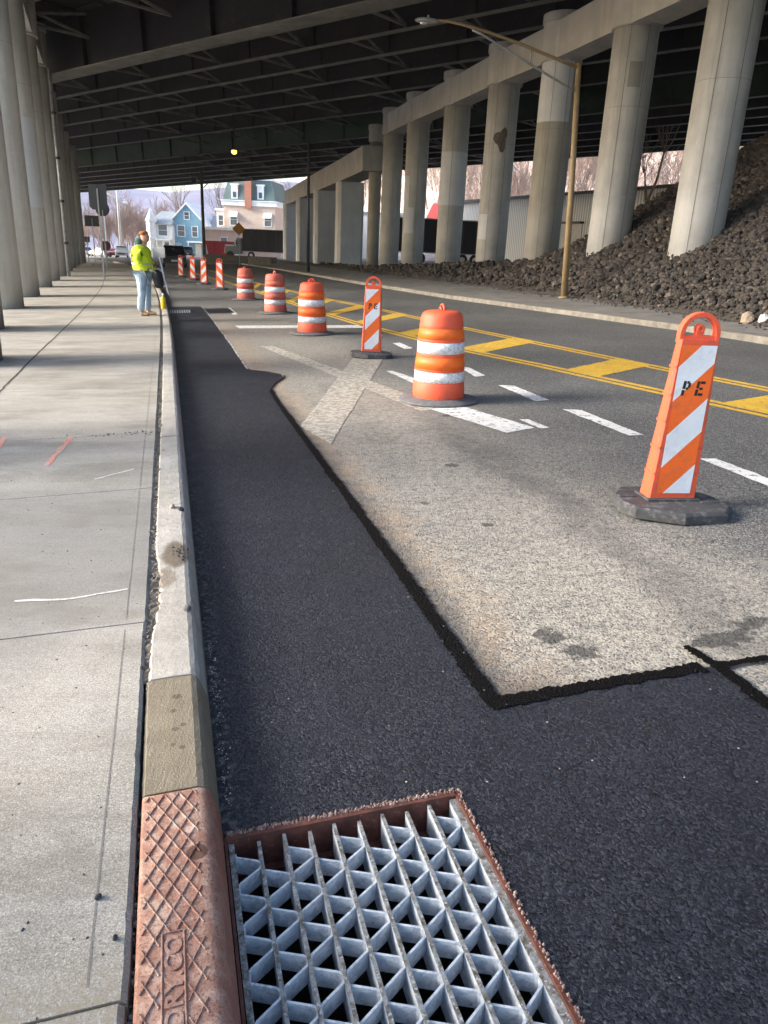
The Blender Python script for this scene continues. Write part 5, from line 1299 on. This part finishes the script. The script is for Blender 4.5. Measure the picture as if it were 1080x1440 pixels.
wallbox(t,'right_wing',(6.21,2.5,0),(10.5,9,4.9),'paleblue'); b = MB(); b.add([(6.21,2.2,4.7),(10.9,2.2,4.7),(10.9,5.7,7.1),(6.21,5.7,7.1),(6.21,9.3,4.7),(10.9,9.3,4.7)],[(0,1,2,3),(3,2,5,4),(1,5,2)]); b.build('wing_roof','greyroof',t)
t = thing('white_house', 'white two-storey house with corner turret at the far left of the houses', 'house', (-33.6,113,0), -.05)
wallbox(t,'wall',(0,0,0),(3.9,8,5.2),'wht'); b = MB(); b.add([(-.3,-.3,5.2),(4.0,-.3,5.2),(4.0,8.3,5.2),(-.3,8.3,5.2),(1.2,3,7.4),(3.6,3,7.4)],[(0,1,5,4),(1,2,5),(2,3,4,5),(3,0,4)]); b.build('roof','greyroof',t)
b = MB(); b.lathe([(.9,0),(.9,2.6),(1.1,2.7),(1.0,3.1),(.9,3.2),(.9,5.6),(1.1,5.7),(.5,6.8),(.02,7.8)],8,None,Matrix.Translation((.3,.1,0)),False); b.build('turret','wht',t)
window(t,2.3,3.4,1.5,1.7,0,'y','trim'); window(t,2.9,.9,.8,1.4)
b = MB(); b.box((1.3,-1.4,2.6),(3.9,-.002,2.8)); [b.box((x,-1.35,0),(x+.13,-1.22,2.6)) for x in (1.5,2.6,3.7)]; b.build('porch','trim',t)
# warehouse on the right
t = thing('steel_warehouse', 'long grey corrugated steel warehouse behind the right-hand columns', 'warehouse', (9.2,100,0), math.atan2(50-100,30-9.2))
Lw = 54
wallbox(t,'wall',(0,0,0),(Lw,.2,6.9),'corr'); wallbox(t,'end_wall',(-.2,0,0),(-.001,14,6.9),'corr_light')
b = MB(); b.add([(-.5,-.4,6.95),(Lw,-.4,6.95),(Lw,14,7.0),(-.5,14,7.0),(-.5,-.4,6.8),(Lw,-.4,6.8)],[(0,1,2,3),(4,5,1,0)]); b.build('roof','greyroof',t)
b = MB(); b.box((-.5,-.55,6.72),(Lw,-.41,6.98)); b.build('gutter','dark_metal',t)
for x in (8.0,22.5,35): 
    wallbox(t,'loading_door',(x,-.06,.6),(x+3.0,-.001,4.1),'door_w')
    b = MB(); b.box((x-.2,-.5,4.12),(x+3.2,-.001,4.3)); b.build('door_canopy','dark_metal',t)
wallbox(t,'drain_spout',(.1,-.2,0),(.22,-.08,5.9),'dark_metal')
t = thing('red_roof_building', 'low white building with a red roof seen between two middle columns', 'building', (6.5,120,0), -.2)
wallbox(t,'wall',(0,0,0),(9,8,5.6),'wht'); b = MB(); b.add([(-.4,-.4,5.6),(9.4,-.4,5.6),(9.4,8.4,5.6),(-.4,8.4,5.6),(0,4,8.0),(9,4,8.0)],[(0,1,5,4),(1,2,5),(2,3,4,5),(3,0,4)]); b.build('roof','red_roof',t); window(t,2,2.5,1.2,1.5); window(t,6,2.5,1.2,1.5)
t = thing('white_storage_shed', 'pale flat-roofed shed at the left foot of the wooded hill', 'building', (-3.5,118,0), -.1)
wallbox(t,'wall',(0,0,0),(8.5,7,6.2),'wht'); b = MB(); b.box((-.2,-.2,6.2),(8.7,7.2,6.5)); b.build('roof','greyroof',t); window(t,2,3,1.2,1.5); wallbox(t,'door',(5,-.06,0),(6.2,-.001,2.3),'door_w')

def farther(k, sc=True):
    for o in COL.objects:
        if o.parent is None and o.get('category') in ('house','building','dumpster') and o.location.x < -10 or (o.get('category') == 'car' and o.location.y > 90) or (o.name.startswith('utility_pole') and o.location.x < -30):
            m_ = o.matrix_world.copy(); m_.translation = Vector((o.location.x*k, o.location.y*k, 0))
            k2 = {'mansard_house':1.16,'shop_annex':1.05,'blue_house':1.1,'white_house':1.1,'car':1.0}.get(o.name, k)
            o.matrix_world = m_ @ Matrix.Scale(k2 if o.get('category') != 'car' else 1, 4)
bpy.context.view_layer.update(); farther(1.33)
# ------------------------------------------------------------------ bare trees
def tree_arrays(rnd, h, levels=4, spread=.55, r0=.16, tw=.022):
    V = []; F = []
    def limb(p, d, L, r, lv):
        n = 5 if lv >= 3 else (4 if lv == 2 else 3); seg = 3 if lv >= 2 else 2; o = len(V); pts = [p]; q = p
        for i in range(seg):
            d2 = (d+Vector((rnd.gauss(0,.13),rnd.gauss(0,.13),rnd.gauss(.03,.08)))).normalized(); q = q+d2*(L/seg); pts.append(q); d = d2
        for i,pt in enumerate(pts):
            rr = r*(1-.62*i/seg); a = Vector((1,0,0)) if abs(d.x) < .8 else Vector((0,1,0)); x = (a-d*a.dot(d)).normalized(); y = d.cross(x)
            for k in range(n): t = 6.283*k/n; V.append(pt+(x*math.cos(t)+y*math.sin(t))*rr)
        for i in range(seg):
            for k in range(n): F.append((o+i*n+k,o+i*n+(k+1)%n,o+(i+1)*n+(k+1)%n,o+(i+1)*n+k))
        if lv > 0:
            nb = {4:6,3:5,2:4,1:3}[min(lv,4)]
            for k in range(nb):
                f = rnd.uniform(.35,1.0) if k else 1.0; pt = pts[min(seg,max(1,int(round(f*seg))))]
                ang = rnd.uniform(0,6.283); sp = spread*rnd.uniform(.6,1.3)
                dd = (d+Vector((math.cos(ang)*sp,math.sin(ang)*sp,rnd.uniform(-.05,.35)))).normalized()
                limb(pt, dd, L*rnd.uniform(.5,.72), max(r*.45,tw), lv-1)
    limb(Vector((0,0,0)), Vector((rnd.gauss(0,.04),rnd.gauss(0,.04),1)).normalized(), h*.45, r0, levels)
    return V, F
def hillz(x, y):      # right-hand wooded hillside
    d = max(0, (y-122)*.6 + (x-6)*.55 - 4) if True else 0
    return min(75, .50*d) + 1.2*math.sin(x*.11)+1.0*math.sin(y*.13+x*.05) - .8
b = MB(); gx = list(range(-70,330,8)); gy = list(range(84,330,7)); vs = []
for y in gy:
    for x in gx: vs.append((x,y,hillz(x,y) if x > -30 else -1))
n = len(gx); b.add(vs, [(i*n+j,i*n+j+1,(i+1)*n+j+1,(i+1)*n+j) for i in range(len(gy)-1) for j in range(n-1)], None, True)
struct('wooded_hillside', b.build('wooded_hillside', 'hill'))
rnd = random.Random(21); protos = [tree_arrays(random.Random(s), 12, 4, .5, .17, .026) for s in (1,2,3,4,5)]
AV = []; AF = []; off = 0
pa = [(np.array([tuple(v) for v in V]), np.array(F, dtype=object)) for V,F in protos]
cnt = 0; q4 = []
for i in range(620):
    x = rnd.uniform(-25,150); y = rnd.uniform(104,235)
    k = x/y
    if k < -.09 or k > .62 or (x < 8 and y < 165): continue
    if x < 12 and y < 128: continue
    if x+ (y-60)*.45 < 30 : pass
    z = hillz(x,y)-.3; V, F = pa[rnd.randrange(5)]; sc = rnd.uniform(.75,1.35); a = rnd.uniform(0,6.28)
    ca, sa = math.cos(a)*sc, math.sin(a)*sc
    W = np.stack([V[:,0]*ca-V[:,1]*sa+x, V[:,0]*sa+V[:,1]*ca+y, V[:,2]*sc+z],1); AV.append(W)
    for f in F: q4.append(tuple(int(j)+off for j in f))
    off += len(V); cnt += 1
me = bpy.data.meshes.new('hillside_wood'); me.from_pydata(np.concatenate(AV).tolist(), [], q4); me.materials.append(M['twig'])
o = bpy.data.objects.new('hillside_wood', me); COL.objects.link(o); tag(o, 'dense leafless wood covering the hillside beyond the warehouse', 'woodland', None, 'stuff')
def tree(label, loc, h, seed, lv=4, mat='bark', sc=1.0, group=None):
    t = thing('bare_tree', label, 'tree', loc, seed*.7, group); V, F = tree_arrays(random.Random(seed), h, lv, .6, h*.014)
    nt = 4*5; b = MB(); b.add(V[:20], [f for f in F if max(f) < 20]); b.build('trunk', mat, t)
    b = MB(); b.add(V, [f for f in F if max(f) >= 20]); b.build('crown', mat, t); return t
tree('dark leafless tree standing above the rubble slope at the far right', (24.5,50,4.2), 11, 31, 4, 'bark2')
tree('leafless tree seen between the two nearest right-hand columns', (21,66,3), 13, 32, 4, 'bark')
tree('pale leafless tree behind the warehouse roof, left of the tan lamp pole', (23,112,4), 16, 33, 4, 'bark')
tree('leafless tree behind the warehouse beside the white-banded column', (14,114,3), 15, 34, 4, 'bark')
tree('bare tree just right of the mansard house', (-16.5,158,0), 17, 35, 4, 'bark')
tree('bare tree between the blue house and the mansard house', (-35,168,0), 18, 36, 4, 'bark')
tree('bare street tree left of the white turreted house', (-55,165,0), 14, 37, 4, 'bark')
tree('small bare tree rising behind the blue house roof', (-44,172,0), 18, 38, 4, 'bark')
# far left low wood and the mountain
AV = []; q4 = []; off = 0
for i in range(170):
    y = rnd.uniform(190,300); x = -y*rnd.uniform(.20,.46); V, F = pa[rnd.randrange(5)]; sc = rnd.uniform(.7,1.15); a = rnd.uniform(0,6.28)
    ca, sa = math.cos(a)*sc, math.sin(a)*sc; AV.append(np.stack([V[:,0]*ca-V[:,1]*sa+x, V[:,0]*sa+V[:,1]*ca+y, V[:,2]*sc],1))
    for f in F: q4.append(tuple(int(j)+off for j in f))
    off += len(V)
me = bpy.data.meshes.new('roadside_wood'); me.from_pydata(np.concatenate(AV).tolist(), [], q4); me.materials.append(M['twig'])
o = bpy.data.objects.new('roadside_wood', me); COL.objects.link(o); tag(o, 'brown leafless trees massed along the far road below the mountain', 'woodland', None, 'stuff')
b = MB(); gx = list(range(-1100,500,25)); prof = [(600,0),(660,14),(740,36),(820,54),(900,68),(960,74),(1050,70),(1200,40)]; vs = []
rr = random.Random(4)
for y,h in prof:
    for x in gx:
        f = 1+.10*math.sin(x*.011+1)+.05*math.sin(x*.031)+rr.gauss(0,.012); f *= (1.0 if x > -420 else max(.55,1-(-420-x)/900))
        vs.append((x, y+rr.uniform(-6,6), h*f-(2 if h == 0 else 0)))
n = len(gx); b.add(vs, [(i*n+j,i*n+j+1,(i+1)*n+j+1,(i+1)*n+j) for i in range(len(prof)-1) for j in range(n-1)], None, True)
struct('mountain', b.build('mountain', 'mount'))

# ------------------------------------------------------------------ air
HAZE = .00013
b = MB(); b.box((-1400,-120,-3),(900,1500,130)); hz = b.build('haze', 'pane')
m = bpy.data.materials.new('pale_haze'); m.use_nodes = True; nt = m.node_tree; nt.nodes.clear()
o_ = nt.nodes.new('ShaderNodeOutputMaterial'); v_ = nt.nodes.new('ShaderNodeVolumePrincipled'); v_.inputs['Color'].default_value = (.86,.87,1,1); v_.inputs['Density'].default_value = HAZE
nt.links.new(v_.outputs[0], o_.inputs['Volume']); hz.data.materials.clear(); hz.data.materials.append(m)
tag(hz, 'thin pale haze filling the air over the street', 'haze', None, 'stuff')

# ------------------------------------------------------------------ light, sky, camera
SUN_EL, SUN_AZ = R(24), R(180)      # azimuth of the sun as a world angle: it stands towards -X
wd_ = bpy.data.worlds.new('World'); SC.world = wd_; wd_.use_nodes = True; nt = wd_.node_tree
sky = nt.nodes.new('ShaderNodeTexSky'); sky.sky_type = 'NISHITA'; sky.sun_disc = False; sky.sun_elevation = SUN_EL; sky.sun_rotation = R(-90); sky.dust_density = 3; sky.air_density = 1; sky.altitude = 100
nt.links.new(sky.outputs[0], nt.nodes['Background'].inputs[0]); nt.nodes['Background'].inputs[1].default_value = .15
sl = bpy.data.lights.new('sun', 'SUN'); sl.energy = 2.0; sl.angle = R(20); sl.color = (1,.965,.91); so = bpy.data.objects.new('sun', sl); COL.objects.link(so)
dv = Vector((math.cos(SUN_AZ+R(8))*math.cos(SUN_EL), math.sin(SUN_AZ+R(8))*math.cos(SUN_EL), math.sin(SUN_EL)))
so.rotation_euler = dv.to_track_quat('Z','Y').to_euler()
cam = bpy.data.cameras.new('camera'); co = bpy.data.objects.new('camera', cam); COL.objects.link(co); SC.camera = co
cam.sensor_fit = 'VERTICAL'; cam.sensor_height = 36; cam.lens = 36*1040/1440; cam.clip_end = 5000; cam.clip_start = .05
co.location = (0,0,1.6); co.rotation_euler = (R(90)-math.atan(373/1040), 0, 0)
SC.view_settings.view_transform = 'Standard'; SC.view_settings.look = 'None'; SC.view_settings.gamma = 1; SC.view_settings.exposure = 1.8
SC.render.resolution_x = 768; SC.render.resolution_y = 1024
